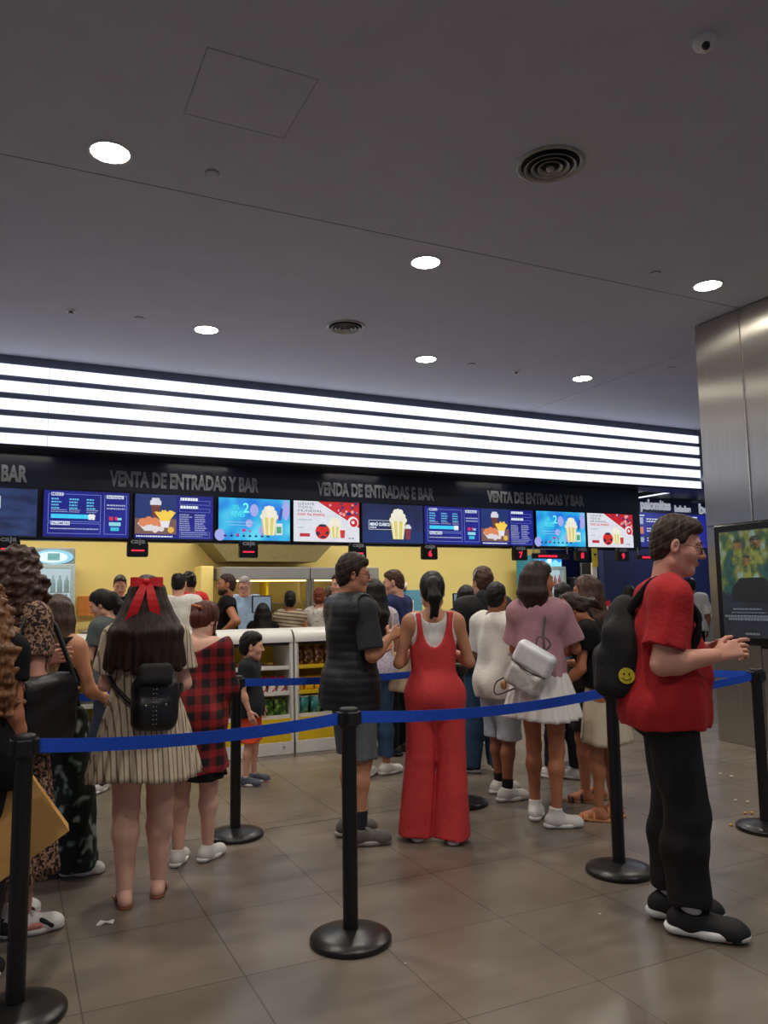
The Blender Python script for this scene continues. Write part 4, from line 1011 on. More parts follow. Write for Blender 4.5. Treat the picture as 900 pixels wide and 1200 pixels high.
    def legs(s, F, inf=0., zend=0., k=.03, flare=0., sides=(-1, 1), inf2=None):
        S = s.s; L = s.leg*(.4+.6*s.g); inf2 = inf if inf2 is None else inf2
        for i in sides:
            h, kn, an = s.hip[i], s.kn[i], s.an[i]
            F.cap(h, kn, .088*S*L+inf, .053*S*L+inf2+flare*.5, k)
            c = kn+(an-kn)*.3+A3(0, -.012, 0)*S
            F.cap(kn, c, .052*S*L+inf2+flare*.5, .054*S*L+inf2+flare*.6, k)
            F.cap(c, an, .053*S*L+inf2+flare*.6, .034*S*L+inf2+flare, k)
        return F
    def hand_prims(s, F, i):
        S = s.s*(1.0 if s.sex == 'm' else .92); d = s.hd[i]; n = s.hn[i]-d*(s.hn[i]@d); n = unit(n)
        w = np.cross(d, n); w = w if i == 1 else -w           # towards the thumb
        W_ = s.wr[i]; c = s.cur[i]
        F.cap(s.wr[i]-unit(s.wr[i]-s.el[i])*.05*S, W_+d*.012*S, .0245*S, .023*S, .02, sq=(n, .78))
        for t in (-.028, -.009, .010, .029): F.cap(W_+d*.015*S+w*t*.55*S, W_+d*.088*S+w*t*S, .015*S, .0125*S, .014, sq=(n, .95))
        Ls = (.062, .074, .080, .070)
        for t, L in zip((-.031, -.010, .011, .031), Ls):
            p = W_+d*.088*S+w*t*S; dd = d+w*t*1.6; ang = 0; dd = unit(dd)
            cc = c*(1.25 if t < -.02 else 1.15 if t < 0 else .95 if t < .02 else .55)
            for j, (q, r) in enumerate(((.44, .0088), (.32, .0080), (.26, .0072))):
                ang += cc*(.8, 1., .8)[j]; v = dd*math.cos(ang)+n*math.sin(ang); p2 = p+v*L*q*S*1.08; F.cap(p, p2, r*S, r*.94*S, .003); p = p2
        p = W_+d*.022*S+w*.022*S; v = unit(d*.55+w*.75+n*.35); p2 = p+v*.045*S; F.cap(p, p2, .015*S, .0115*S, .012)
        v = unit(d*.85+w*.35+n*.3); p3 = p2+v*.032*S; F.cap(p2, p3, .0110*S, .0095*S, .005); p4 = p3+unit(d*.95+w*.1+n*(.2+c*.5))*.026*S; F.cap(p3, p4, .0095*S, .0078*S, .004)
        return F
    def foot_prims(s, F, i):
        S = s.s*(1.04 if s.sex == 'm' else .93); o, d, a = s.ft[i]; x = A3(d[1], -d[0], 0); z = A3(0, 0, 1)
        P = lambda u, v, h: o+x*u*S+d*v*S+z*h*S
        F.cap(s.an[i], P(0, -.03, .045), .036*S, .034*S, .03); F.cap(P(0, -.045, .03), P(0, .09, .028), .031*S, .034*S, .03)
        F.cap(P(0, .0, .07), P(.0, .12, .024), .032*S, .026*S, .03)
        for t, l, r in ((.034*-i, .175, .0125), (.014*-i, .178, .0098), (-.003*-i, .171, .009), (-.018*-i, .162, .0085), (-.032*-i, .15, .008)):
            F.cap(P(t*1.0, .11, .018), P(t*1.12, l-.012, .011), .015*S, r*S, .006)
        return F
    def head_prims(s, F):
        R = s.Rh; z = s.hsz; c = s.hc; P = lambda x, y, h: c+R@(A3(x, y, h)*z); r = lambda *q: A3(*q)*z
        F.ell(P(0, -.014, .035), r(.075, .095, .088), .03, R)
        F.ell(P(0, .020, -.030), r(.062, .068, .083), .04, R); F.ell(P(0, .062, -.095), r(.028, .022, .020), .03, R)
        for i in (-1, 1):
            F.ell(P(i*.038, .055, -.028), r(.026, .024, .026), .03, R); F.cap(P(i*.05, .0, -.07), P(i*.025, .055, -.095), .022*z, .018*z, .03)
        F.cap(P(-.036, .078, .026), P(.036, .078, .026), .012*z, .012*z, .02)
        for i in (-1, 1): F.ell(P(i*.031, .096, .004), r(.018, .014, .011), .012, R, op='s')
        F.cap(P(0, .086, .018), P(0, .106, -.022), .008*z, .0115*z, .012); F.ell(P(0, .106, -.026), r(.012, .011, .010), .008, R)
        for i in (-1, 1): F.ell(P(i*.012, .096, -.029), r(.008, .010, .007), .008, R)
        F.ell(P(0, .087, -.055), r(.023, .010, .0055), .008, R); F.ell(P(0, .085, -.066), r(.019, .010, .0065), .008, R)
        for i in (-1, 1):
            Re = R@rotm(i*-.35, 0, 0); F.ell(P(i*.080, -.008, -.002), r(.008, .019, .031), .006, Re); F.ell(P(i*.086, -.002, -.002), r(.004, .009, .017), .006, Re, op='s')
        return F
    def build_body(s, face=True, brow=(40, 28, 22), lips=(170, 96, 88), beard=None, bare_feet=False, hands=(-1, 1)):
        S = s.s; q = s.q; parts = []
        F = Field(); s.torso(F); s.neck(F)
        for i in (-1, 1): s.arm(F, i)
        s.legs(F); parts.append(F.mesh(.0125*q))
        H = Field(); s.head_prims(H); s.neck(H, .0015, .03); lo = s.hc-.30*S; lo[2] = s.nb[2]-.005*S
        parts.append(H.mesh(.0052*q, lo, s.hc+.3*S))
        for i in hands:
            G = Field(); s.hand_prims(G, i); parts.append(G.mesh(.0036*q))
        for i in (-1, 1):
            G = Field(); s.foot_prims(G, i); parts.append(G.mesh((.005 if bare_feet else .009)*q))
        o = meshobj('body', parts, s.sk, s.root)
        if face:
            R = s.Rh; z = s.hsz; c = s.hc; P = lambda x, y, h: c+R@(A3(x, y, h)*z)
            for i in (-1, 1):
                b = MB(); b.ball(P(i*.031, .0765, .004), .0125*z, 8, 0); b.ball(P(i*.031, .0825, .004), .0075*z, 8, 1); b.build('eye', [mat('eye_white', (205, 200, 195), .2), mat('eye_iris', (34, 22, 16), .15)], s.root)
                # upper lid and brow
                MB().tube([P(i*.016, .085, .009), P(i*.026, .089, .0125), P(i*.038, .087, .011), P(i*.047, .080, .005)], .0026*z, 6).build('eyelid', s.sk, s.root)
                MB().tube([P(i*.014, .091, .026), P(i*.026, .092, .031), P(i*.040, .086, .030), P(i*.052, .074, .022)], .0042*z, 6, rr=[.003*z, .0042*z, .004*z, .002*z]).build('eyebrow', mat('brow_%d_%d_%d' % brow, brow, .7), s.root)
            L_ = Field(); L_.ell(P(0, .0885, -.0555), A3(.022, .010, .0055)*z, .004, R); L_.ell(P(0, .0865, -.0655), A3(.0185, .010, .0062)*z, .003, R)
            meshobj('lips', [L_.mesh(.0025)], mat('lips_%d_%d_%d' % lips, lips, .45), s.root)
        if beard:
            R = s.Rh; z = s.hsz; c = s.hc; P = lambda x, y, h: c+R@(A3(x, y, h)*z)
            B = Field(); B.ell(P(0, .020, -.034), A3(.064, .071, .084)*z, .04, R); B.ell(P(0, .062, -.096), A3(.031, .026, .023)*z, .03, R)
            for i in (-1, 1): B.cap(P(i*.052, .0, -.07), P(i*.025, .057, -.097), .024*z, .020*z, .03)
            B.plane(P(0, .06, -.045), R@A3(0, .55, 1)); B.ell(P(0, .098, -.06), A3(.025, .02, .011)*z, .004, R, op='s'); B.noise(.0012, 150, 3)
            meshobj('beard', [B.mesh(.0045)], hairmat('beard_%d_%d_%d' % beard, beard), s.root)
        return s
    # ---- hair
    def hair(s, m, t=.014, hl=(0., .85), drop=0., locks=None, curl=0., q=.0055, name='hair', extra=None, bald=False, nape=-.085, fringe=0., side=None):
        """cap over the skull; locks = (number, half angle in degrees, end height in body metres, spread, radius, y at end)"""
        R = s.Rh; z = s.hsz; c = s.hc; P = lambda x, y, h: c+R@(A3(x, y, h)*z); S = s.s
        side = (.8 if (locks or extra) else .3) if side is None else side
        F = Field(); F.ell(P(0, -.017, .036+t*.15), A3(.0775+t*side, .0965+t*(side*.5+.35), .088+t)*z, .02, R); F.ell(P(0, -.05, -.03), A3(.060+t*side*.6, .052+t*.4, .06)*z, .04, R)
        if not locks and not bald: F.ell(P(0, .0, .085+t*.4), A3(.060, .080, .042+t*.5)*z, .03, R)
        ys = np.array([-.13, -.035, -.018, .026, .040, .060, .10]); zs = np.array([-.085, -.078, -.012, -.014, .034, .058, .074])+np.array([0, 0, 0, .5, .8, 1, 1])*hl[0]
        if bald or hl[1] < .7: zs[2:4] += .012
        def cut(p):
            ql = (p-c)@R/z; return (np.interp(ql[..., 1], ys, zs)-ql[..., 2])*z*.8
        F.add(cut, A3(-9, -9, -9), A3(9, 9, 9), 0, 'i')
        F.plane(P(0, 0, nape), R@A3(0, 0, -1))
        if bald: F.ell(P(0, -.0, .14), A3(.062, .078, .075)*z, .01, R, op='s')
        if fringe: F.cap(P(-.040, .062, .088), P(.040, .064, .086), .022*z, .022*z, .02); F.cap(P(-.03, .03, .105), P(.03, .05, .10), .026*z, .022*z, .02)
        if extra: extra(F, P, z)
        if locks:
            n, half, zend, spread, r, yend = locks
            for j in range(n):
                a = math.radians(-half+2*half*j/(n-1)); sa, ca = math.sin(a), math.cos(a)
                p1 = P(.074*sa, -.018-.09*ca, .05); p2 = P(.088*sa, -.016-.092*ca, -.045); u = zend*S
                e = s.ctr*0+A3(s.hc[0]+sa*spread*S, s.nb[1]*.6+s.hc[1]*.4-(.092+yend)*S*max(.0, ca)-.02*S, u+random.uniform(-.02, .02)*S)
                mid = (p2+e)/2+A3(sa*.02, (-.05 if curl else -.03)*ca, .02)*S
                kk = .045 if curl else .022; F.cap(p1, p2, .02*z, r*S, .03); F.cap(p2, mid, r*S, r*1.05*S, kk); F.cap(mid, e, r*1.05*S, r*.55*S, kk)
        if curl: F.noise(curl, 60, 5); F.noise(curl*.4, 110, 8)
        elif locks or extra: F.noise(.0016, 110, 4, (1, 1, .12))
        else: F.noise(.0022, 130, 4)
        return meshobj(name, [F.mesh(q*s.q)], m, s.root)
    # ---- clothes
    def cloth(s, name, m, F, h=.009, wr=.003, fr=26, seed=1): 
        if wr: F.noise(wr, fr, seed, (1, 1, .7))
        return meshobj(name, [F.mesh(h*s.q)], m, s.root)
    def tee(s, m, inf=.016, hem=.80, sleeve=.62, neck=1.425, name='t_shirt', nr=.078, lower=None, flare=.012, loose=.02, wr=.003, h=.009, hipx=.024):
        S = s.s; F = Field(); s.torso(F, inf*S)
        if hem < .93: F.cap(s.ctr+A3(0, 0, .02)*S, A3(s.ctr[0], s.ctr[1], hem*S), (.125*s.g+loose)*S, (.128*s.g+loose)*S, .09, sq=((0, 1, 0), .78), t='')
        F.ell(s.up(0, s.belly*.4, 1.06), A3(.125*s.g+inf+loose*.5, (.10+s.belly)*s.g+inf, .17)*S, .08, s.U)
        if hem < .95:
            hi = (inf+hipx)*S; F.ell(s.ctr+A3(0, -.01, .0)*S, A3((.155 if s.sex == 'm' else .165)*s.g, .118*s.g, .14)*S+hi, .06); F.ell(s.ctr+A3(0, -.035*s.g, -.02)*S, A3(.13*s.g, .10*s.g, .11)*S+hi, .06)
            for i in (-1, 1): F.cap(s.hip[i], s.hip[i]+(s.kn[i]-s.hip[i])*.35, .088*S*s.leg+hi, .08*S*s.leg+hi, .06)
        for i in (-1, 1): s.arm(F, i, inf*S, sleeve, .03, flare=flare*S)
        s.hem = hem
        F.plane((0, 0, hem*S), (0, 0, -1))
        q = s.nb+s.U@A3(0, .01, .035)*S; F.ell(q, A3(nr, nr, .045)*S, .004, s.U, op='s')
        return s.cloth(name, m, F, h, wr)
    def vestshape(s, m, name, inf, hem, strap=.10, low=1.28, lowb=1.33, flare=0., h=.009, back=None):
        """sleeveless top: torso cut away round neck and arms"""
        S = s.s; F = Field(); s.torso(F, inf*S)
        if hem < .9: F.cap(s.ctr, A3(s.ctr[0], s.ctr[1], hem*S), (.125*s.g+.01)*S, (.13*s.g+.015+flare)*S, .08, sq=((0, 1, 0), .78))
        F.plane((0, 0, hem*S), (0, 0, -1))
        for i in (-1, 1): F.ell(s.up(i*.20, 0, 1.37), A3(.080, .25, .115)*S, .01, s.U, op='s')
        F.ell(s.up(0, .06, 1.45), A3(strap, .09, 1.45-low)*S, .01, s.U, op='s'); F.ell(s.up(0, -.09, 1.46), A3(strap, .07, 1.46-lowb)*S, .01, s.U, op='s'); F.plane(s.up(0, 0, 1.455), s.U@A3(0, 0, 1))
        return s.cloth(name, m, F, h)
    def shorts(s, m, zend=.52, inf=.022, flare=.012, top=1.02, name='shorts', h=.009, wr=.003):
        S = s.s; F = Field(); F.ell(s.ctr+A3(0, -.01, .0)*S, A3(.168*s.g, .122*s.g, .13)*S+inf*S, .05); F.ell(s.ctr+A3(0, -.035*s.g, -.02)*S, A3(.13*s.g, .10*s.g, .10)*S+inf*S, .05)
        s.legs(F, inf*S, k=.03, flare=flare*S); F.plane((0, 0, zend*S), (0, 0, -1)); F.plane((0, 0, min(top, getattr(s, 'hem', 9)+.03)*S), (0, 0, 1))
        return s.cloth(name, m, F, h, wr)
    def trousers(s, m, zend=.06, inf=.016, flare=.01, name='trousers', top=1.02, h=.0095, wr=.005, wide=0.):
        S = s.s; F = Field(); F.ell(s.ctr+A3(0, -.01, .0)*S, A3(.162*s.g, .12*s.g, .13)*S+inf*S, .05); F.ell(s.ctr+A3(0, -.035*s.g, -.02)*S, A3(.13*s.g, .10*s.g, .10)*S+inf*S, .05)
        s.legs(F, inf*S, k=.03, flare=flare*S)
        if wide:
            for i in (-1, 1): F.cap(s.hip[i], A3(s.an[i][0], s.an[i][1]+.02, zend*S*.5), .095*S, .10*S+wide*S, .03)
        F.plane((0, 0, zend*S), (0, 0, -1)); F.plane((0, 0, min(top, getattr(s, 'hem', 9)+.03)*S), (0, 0, 1))
        return s.cloth(name, m, F, h, wr, 22)
    def skirt(s, m, z1, z0, r1, r0, pl=24, amp=.02, name='skirt', dep=.78, shift=(0, 0), rnd=.3, n=180, rows=16, hemv=.01, ph=0., belt=None):
        S = s.s; vs = []; cx, cy = s.ctr[0], s.ctr[1]-.01*S
        for j in range(rows+1):
            t = j/rows; z = z1+(z0-z1)*t; R_ = r1+(r0-r1)*(t**.8)
            for i in range(n):
                a = 2*PI*i/n; w = amp*t*(math.sin(pl*a+ph+.6*math.sin(3*a))+rnd*math.sin(5*a+2*ph+t*2))
                rr = R_+w; vs.append((cx+(shift[0]*t+rr*math.cos(a))*S, cy+(shift[1]*t+rr*dep*math.sin(a))*S, (z+hemv*t*math.sin(3*a+1))*S))
        fs = [(j*n+i, (j+1)*n+i, (j+1)*n+(i+1) % n, j*n+(i+1) % n) for j in range(rows) for i in range(n)]
        o = MB().add(vs, fs, 0, True).build(name, m, s.root); md = o.modifiers.new('thick', 'SOLIDIFY'); md.thickness = .004; md.offset = -1; return o
    def shoe(s, i, upper, sole, kind='sneaker', lace=None, q=.0055, toe=None, ss=1.):
        S = s.s*ss*(1.06 if s.sex == 'm' else .96); o, d, a = s.ft[i]; x = A3(d[1], -d[0], 0); z = A3(0, 0, 1); P = lambda u, v, h: o+x*u*S+d*v*S+z*h*S
        R = np.stack([x, d, z], 1)
        if kind in ('sneaker', 'hightop', 'runner'):
            U = Field(); U.cap(P(0, -.045, .05), P(0, .0, .052), .040*S, .041*S, .03); U.cap(P(0, .0, .05), P(-.004*i*-1, .125, .034), .041*S, .040*S, .03); U.ell(P(0, .13, .032), A3(.047, .055, .034)*S, .03, R)
            U.cap(P(0, -.012, .05), s.an[i]+z*(.045 if kind == 'hightop' else .008)*S-d*.005*S, .042*S, (.046 if kind == 'hightop' else .043)*S, .03, cutb=True)
            U.cap(P(0, .03, .075), P(0, .09, .052), .022*S, .016*S, .02); U.plane(P(0, 0, .012), (0, 0, -1))
            up = meshobj('sneaker' if kind != 'hightop' else 'high_top_sneaker', [U.mesh(q*s.q)], upper, s.root)
            B = Field(); th = .021 if kind != 'runner' else .026
            B.cap(P(0, -.052, th), P(0, .06, th*.9), .043*S, .044*S, .02, sq=((0, 0, 1), .55)); B.cap(P(0, .06, th*.9), P(0, .14, th*.95), .046*S, .046*S, .02, sq=((0, 0, 1), .5))
            B.plane(P(0, 0, .0), (0, 0, -1)); B.plane(P(0, 0, .03 if kind != 'runner' else .036), (0, 0, 1))
            meshobj('sole', [B.mesh(q*s.q)], sole, up)
            if lace:
                b = MB()
                for k in range(5):
                    v = .035+.018*k; h = .098-.009*k
                    b.tube([P(-.022, v, h-.008), P(0, v+.004, h+.002), P(.022, v, h-.008)], .0028*S, 6)
                b.tube([P(0, .035, .10), P(.03, .03, .105), P(.035, .045, .09)], .0028*S, 6); b.build('laces', lace, up)
            return up
        if kind in ('sandal', 'flipflop', 'platform'):
            th = dict(sandal=.016, flipflop=.012, platform=.034)[kind]
            B = Field(); B.cap(P(0, -.05, 0), P(0, .06, 0), .040*S, .038*S, .02, sq=((0, 0, 1), .9)); B.cap(P(0, .06, 0), P(-.0, .135, 0), .042*S, .044*S, .02, sq=((0, 0, 1), .9))
            B.plane(P(0, 0, .0), (0, 0, -1)); B.plane(P(0, 0, th), (0, 0, 1)); so = meshobj('sandal', [B.mesh(.005*s.q)], sole, s.root)
            T = MB()
            if kind == 'flipflop': T.tube([P(0, .145, .02), P(-.03, .07, .052), P(-.042, .02, .02)], .006*S, 8); T.tube([P(0, .145, .02), P(.03, .07, .052), P(.042, .02, .02)], .006*S, 8)
            else:
                for v, h in ((.10, .050), (.125, .043), (.03, .078)) if kind == 'sandal' else ((.09, .058), (.108, .054), (.13, .046), (.035, .08)):
                    T.tube([P(-.045, v, .012), P(-.036, v, h*.75), P(0, v+.004, h), (P(.036, v, h*.75)), P(.045, v, .012)], .010*S, 8, flat=1)
            T.build('strap', upper, so); return so
    def socks(s, m, z0, z1, inf=.006):
        S = s.s; F = Field(); L = s.leg*(.4+.6*s.g)
        for i in (-1, 1):
            an = s.an[i]; F.cap(an+A3(0, 0, (z0-.085)*S), an+(s.kn[i]-an)*((z1-.085)/.39), .037*S*L+inf*S, .039*S*L+inf*S, .005, cutb=True)
        return meshobj('socks', [F.mesh(.006*s.q)], m, s.root)
    def glasses(s, m):
        R = s.Rh; z = s.hsz; c = s.hc; P = lambda x, y, h: c+R@(A3(x, y, h)*z); b = MB()
        for i in (-1, 1):
            b.tube([P(i*.032+.023*math.cos(a), .103-.004*abs(math.cos(a)), .0+.018*math.sin(a)) for a in np.linspace(0, 2*PI, 20)[:-1]], .0017, 6, closed=True)
            b.tube([P(i*.055, .100, .006), P(i*.076, .07, .008), P(i*.083, .0, .008), P(i*.084, -.015, -.008)], .0017, 6)
        b.tube([P(-.009, .105, .003), P(0, .109, .007), P(.009, .105, .003)], .0016, 6)
        g = b.build('glasses', m, s.root)
        l = MB()
        for i in (-1, 1):
            vs = [P(i*.032+.022*math.cos(a), .1025, .0+.017*math.sin(a)) for a in np.linspace(0, 2*PI, 20)[:-1]]; l.add(vs, [tuple(range(len(vs)))])
        l.build('lens', clear('lens_clear', (220, 225, 230), .15), g); return g
SKINS = dict(light=(214, 160, 136), pale=(224, 176, 156), tan=(178, 116, 84), brown=(150, 96, 68), rosy=(206, 150, 130), olive=(190, 134, 102))
def worn(name, person, label, cat, group=None):
    """an Empty for a thing somebody carries, in the carrier's frame"""
    r = person.root; t = empty(name, r.location, r.rotation_euler.z, label, cat, group); return t
# ================================================================== PEOPLE IN THE PHOTO
brown_d = hairmat('dark_brown', (48, 32, 26)); black_h = hairmat('black', (22, 18, 18)); brown_m = hairmat('brown', (74, 50, 38)); curlb = hairmat('curly_blond', (120, 80, 50))
curld = hairmat('curly_dark', (66, 42, 32)); redh = hairmat('reddish', (84, 38, 28)); grey_h = hairmat('grey', (150, 146, 142)); auburn = hairmat('auburn', (120, 56, 34))
white_sh = mat('shoe_white', (222, 220, 214), .55, var=.04); black_sh = mat('shoe_black', (22, 22, 24), .7); grey_sh = mat('shoe_grey', (92, 88, 84), .7); sole_w = mat('sole_white', (226, 224, 220), .6, var=.03)
blk = mat('fabric_black', (11, 11, 13), .85, bump=.3, bscale=60, spec=.25); blk2 = mat('fabric_black_soft', (17, 17, 20), .8, bump=.3, bscale=60)
def cord(b, pts, r=.004): b.tube(pts, r, 6)
def straps_over(t, P, m, off=.012, w=.02, sides=(-1, 1), back=.13, low=1.10, y0=None):
    """two shoulder straps of a pack: from the back over the shoulder to under the arm"""
    S = P.s
    for i in sides:
        sx = abs(P.sh[1][0])*.62/S
        pts = [P.up(i*sx*.7, -back, low+.20), P.up(i*sx, -.085-off*2, 1.38), P.up(i*sx*1.02, -.03, 1.455+off), P.up(i*sx*1.04, .055, 1.40+off), P.up(i*sx*1.12, .115+off, 1.30), P.up(i*sx*1.35, .09, 1.18), P.up(i*sx*1.45, -.03, low), P.up(i*sx*.9, -back, low)]
        MB().tube(cr(pts), w*S, 10, flat=.5).build('strap', m, t)

# ---- man in the red t-shirt, right
P = Person((2.73, 2.72), -42, 'person in a red t-shirt, black trousers and glasses at the right, fingers raised', 1.765, 'm', 1.18, head=(-4, 11, 0), hs=1.08, neck=.10, skin_c='rosy', belly=.02, hunch=.03,
           feet={1: (.085, .05, -6, 0), -1: (-.08, -.02, 8, 0)}, q=.8, lean=1,
           arms={1: dict(e=(.045, -.055, -.27), w=(-.04, .215, .035), d=(-.1, 1, .35), n=(-.9, .1, -.45), c=.62), -1: dict(e=(-.05, -.02, -.26), w=(.08, .19, .03), d=(.25, 1, .1), n=(.7, .1, -.6), c=.5)})
P.build_body(brow=(44, 30, 24), lips=(182, 104, 98)); P.hair(hairmat('dark_chestnut', (54, 38, 30)), .010, (.018, .74), fringe=1)
P.tee(mat('tee_red', (168, 20, 27), .85, bump=.35, bscale=50, var=.06), .018, .845, .74, nr=.088, hipx=.012, flare=.02, loose=.03, wr=.006, h=.008)
P.trousers(mat('trousers_black', (8, 8, 10), .85, bump=.3, bscale=40), .135, .020, .026, wr=.006, top=.868); P.glasses(mat('glasses_metal', (90, 80, 70), .3, .8))
for i in (-1, 1): P.shoe(i, black_sh, sole_w, 'runner', blk, ss=1.13)
P.socks(mat('sock_white', (206, 204, 200), .9), .07, .20)
t = worn('backpack', P, 'black backpack with round yellow smiley badge over the red t-shirt', 'backpack')
F = Field(); S = P.s; F.box(P.up(0, -.185, 1.13), A3(.15, .085, .17)*S, .07, .03, P.U); F.box(P.up(0, -.245, 1.07), A3(.125, .06, .11)*S, .05, .03, P.U); F.ell(P.up(0, -.165, 1.31), A3(.105, .065, .10)*S, .06); F.noise(.006, 22, 3)
meshobj('bag_body', [F.mesh(.009)], blk2, t); straps_over(t, P, blk, .016, .021, back=.17)
b = MB(); M_ = Matrix(((0, 0, 1, 0), (1, 0, 0, 0), (0, 1, 0, 0), (0, 0, 0, 1)))
sx, sy, sz = .136*S, -.165*S, 1.065*S
b = MB(); b.cyl((0, 0, 0), .035, .006, 24, M=Matrix.Translation((sx+.014, sy, sz)) @ Matrix.Rotation(PI/2, 4, 'Y')); bd_ = b.build('smiley_badge', mat('badge_yellow', (206, 190, 40), .6), t)
b = MB(); fx = sx+.0215
for dy in (-.011, .011): b.ball((fx, sy+dy, sz+.009), (.002, .004, .005), 6)
b.tube([(fx, sy+.02*math.cos(a), sz+.018*math.sin(a)) for a in np.linspace(PI*1.12, PI*1.88, 9)], .0016, 5); b.build('smile', blk, bd_)

# ---- woman in the red jumpsuit
P = Person((2.40, 4.30), 66, 'person in a red strappy jumpsuit over a white top, black ponytail', 1.60, 'f', .99, head=(0, 12, 0), skin_c='olive', feet={-1: (-.14, .02, 14, 0), 1: (.09, -.06, -2, 0)},
           arms={1: dict(e=(.075, -.01, -.265), w=(-.09, .19, .06)), -1: dict(e=(-.075, -.01, -.265), w=(.09, .19, .06))})
def pony(F, Pf, z):
    F.ell(Pf(0, -.115, .03), A3(.04, .035, .045)*z, .03); F.cap(Pf(0, -.125, .03), Pf(.0, -.15, -.07), .034*z, .042*z, .03); F.cap(Pf(0, -.15, -.07), Pf(.01, -.13, -.19), .042*z, .014*z, .02); F.cap(Pf(.01, -.14, -.08), Pf(-.025, -.12, -.20), .03*z, .012*z, .02)
P.build_body(); P.hair(black_h, .012, (.0, .95), extra=pony)
MB().tube([P.hc+P.Rh@A3(.085*math.cos(a), -.02+.0*a, .05+.078*math.sin(a))*P.hsz for a in np.linspace(.5, PI-.5, 12)], .007, 8).build('hair_band', mat('band_grey', (110, 104, 98), .4), P.root)
MB().tube([P.hc+P.Rh@(A3(.02*math.cos(a), -.150, .030+.018*math.sin(a))*P.hsz) for a in np.linspace(0, PI, 8)], .005, 6).build('hair_clip', mat('clip_silver', (180, 175, 170), .3, .6), P.root)
P.vestshape(mat('top_white', (222, 218, 214), .85, bump=.3, bscale=50), 'white_top', .007, 1.12, .075, 1.30, 1.385)
red_j = mat('jumpsuit_red', (204, 58, 58), .8, var=.05, bump=.3, bscale=40)
F = Field(); S = P.s; P.torso(F, .021*S); F.plane((0, 0, .93*S), (0, 0, -1)); P.q = 1
for i in (-1, 1): F.ell(P.up(i*.192, 0, 1.37), A3(.082, .25, .150)*S, .01, P.U, op='s')
F.ell(P.up(0, -.09, 1.47), A3(.084, .10, .25)*S, .01, P.U, op='s'); F.ell(P.up(0, .09, 1.47), A3(.09, .09, .17)*S, .01, P.U, op='s'); F.plane(P.up(0, 0, 1.46), (0, 0, 1))
F2 = Field()
L = F; 
for i in (-1, 1):
    L.cap(P.hip[i]+A3(0, -.01, .02)*S, A3(i*.100*S, -.005*S, .52*S), .108*S, .098*S, .04); L.cap(A3(i*.100*S, -.005*S, .52*S), A3(P.an[i][0], P.an[i][1], .0), .098*S, .118*S, .012)
L.ell(P.ctr+A3(0, -.02, 0)*S, A3(.168, .135, .15)*S, .06); L.plane((0, 0, .035*S), (0, 0, -1)); L.plane((0, 0, 0), (0, 0, -1))
L.p = [q for q in L.p if not (q[4] == 'i' and q is L.p[0])]
# clip only at the hem: drop the upper hem plane put in for the bodice
L.p = [q for n_, q in enumerate(L.p) if not (q[4] == 'i' and n_ < 14 and q[0]((np.array([[0, 0, .5*S]])))[0] > 0)]
L.noise(.005, 16, 4, (1.6, 1.6, .25)); meshobj('jumpsuit', [L.mesh(.009)], red_j, P.root)
for i in (-1, 1): P.shoe(i, white_sh, sole_w)

# ---- man in the dark quilted vest
P = Person((1.95, 4.54), 4, 'person in dark quilted vest and grey shorts gesturing behind the foreground barrier post', 1.70, 'm', 1.0, neck=.09, head=(-26, 4, 0), skin_c='olive',
           feet={1: (.11, -.02, -20, 0), -1: (-.10, .02, 0, 0)}, arms={1: dict(e=(.05, .02, -.27), w=(-.06, .155, .10), d=(-.3, 1, .5), n=(-.7, .2, -.4), c=.55), -1: dict(e=(-.04, .06, -.26), w=(.03, .16, .0), d=(.15, 1, -.1), n=(.5, .1, .8), c=.3)}, q=.9)
P.build_body(); P.hair(brown_d, .020, (.012, .76), fringe=1, side=.5); P.glasses(mat('glasses_dark', (50, 40, 34), .3, .3))
P.tee(mat('tee_charcoal', (44, 46, 52), .85, bump=.3, bscale=50), .015, .96, .86, name='t_shirt', flare=.02, loose=0)
vm = pattern('vest_quilted', lambda nt: stripes(nt, (0, 0, 1), .052, .86, lin((27, 36, 42)), lin((14, 20, 24)), .08)[0], .55)
S = P.s; F = Field(); P.torso(F, .034*S); F.cap(P.ctr+A3(0, -.015, .02)*S, A3(0, -.02, .80)*S, .178*S, .205*S, .08, sq=((0, 1, 0), .85)); F.plane((0, 0, .80*S), (0, 0, -1)); F.cap(P.nb+A3(0, -.005, -.03)*S, P.nb+A3(0, .01, .055)*S, .082*S, .074*S, .02, cutb=True)
for i in (-1, 1): F.cap(P.sh[i]+A3(i*.065, 0, .05)*S, P.sh[i]+A3(i*.06, 0, -.14)*S, .07*S, .06*S, .02, op='s')
F.cap(P.nb+A3(0, .01, .05)*S, P.nb+A3(0, .02, .09)*S, .055*S, .06*S, .004, op='s')
F.add(lambda p: np.abs(np.sin(p[..., 2]*PI/.052))*-.0022, A3(-9, -9, -9), A3(9, 9, 9), 0, 'n'); F.noise(.004, 20, 2); meshobj('quilted_vest', [F.mesh(.007)], mat('vest_dark', (13, 19, 25), .5, bump=.3, bscale=40), P.root)
P.shorts(mat('shorts_grey', (92, 98, 104), .85, bump=.3, bscale=50), .50, .018, .035, top=.86)
P.socks(mat('sock_dark', (24, 26, 34), .9), .07, .20)
for i in (-1, 1): P.shoe(i, grey_sh, mat('sole_grey', (150, 146, 140), .7), 'sneaker', mat('lace_grey', (130, 128, 124), .8))

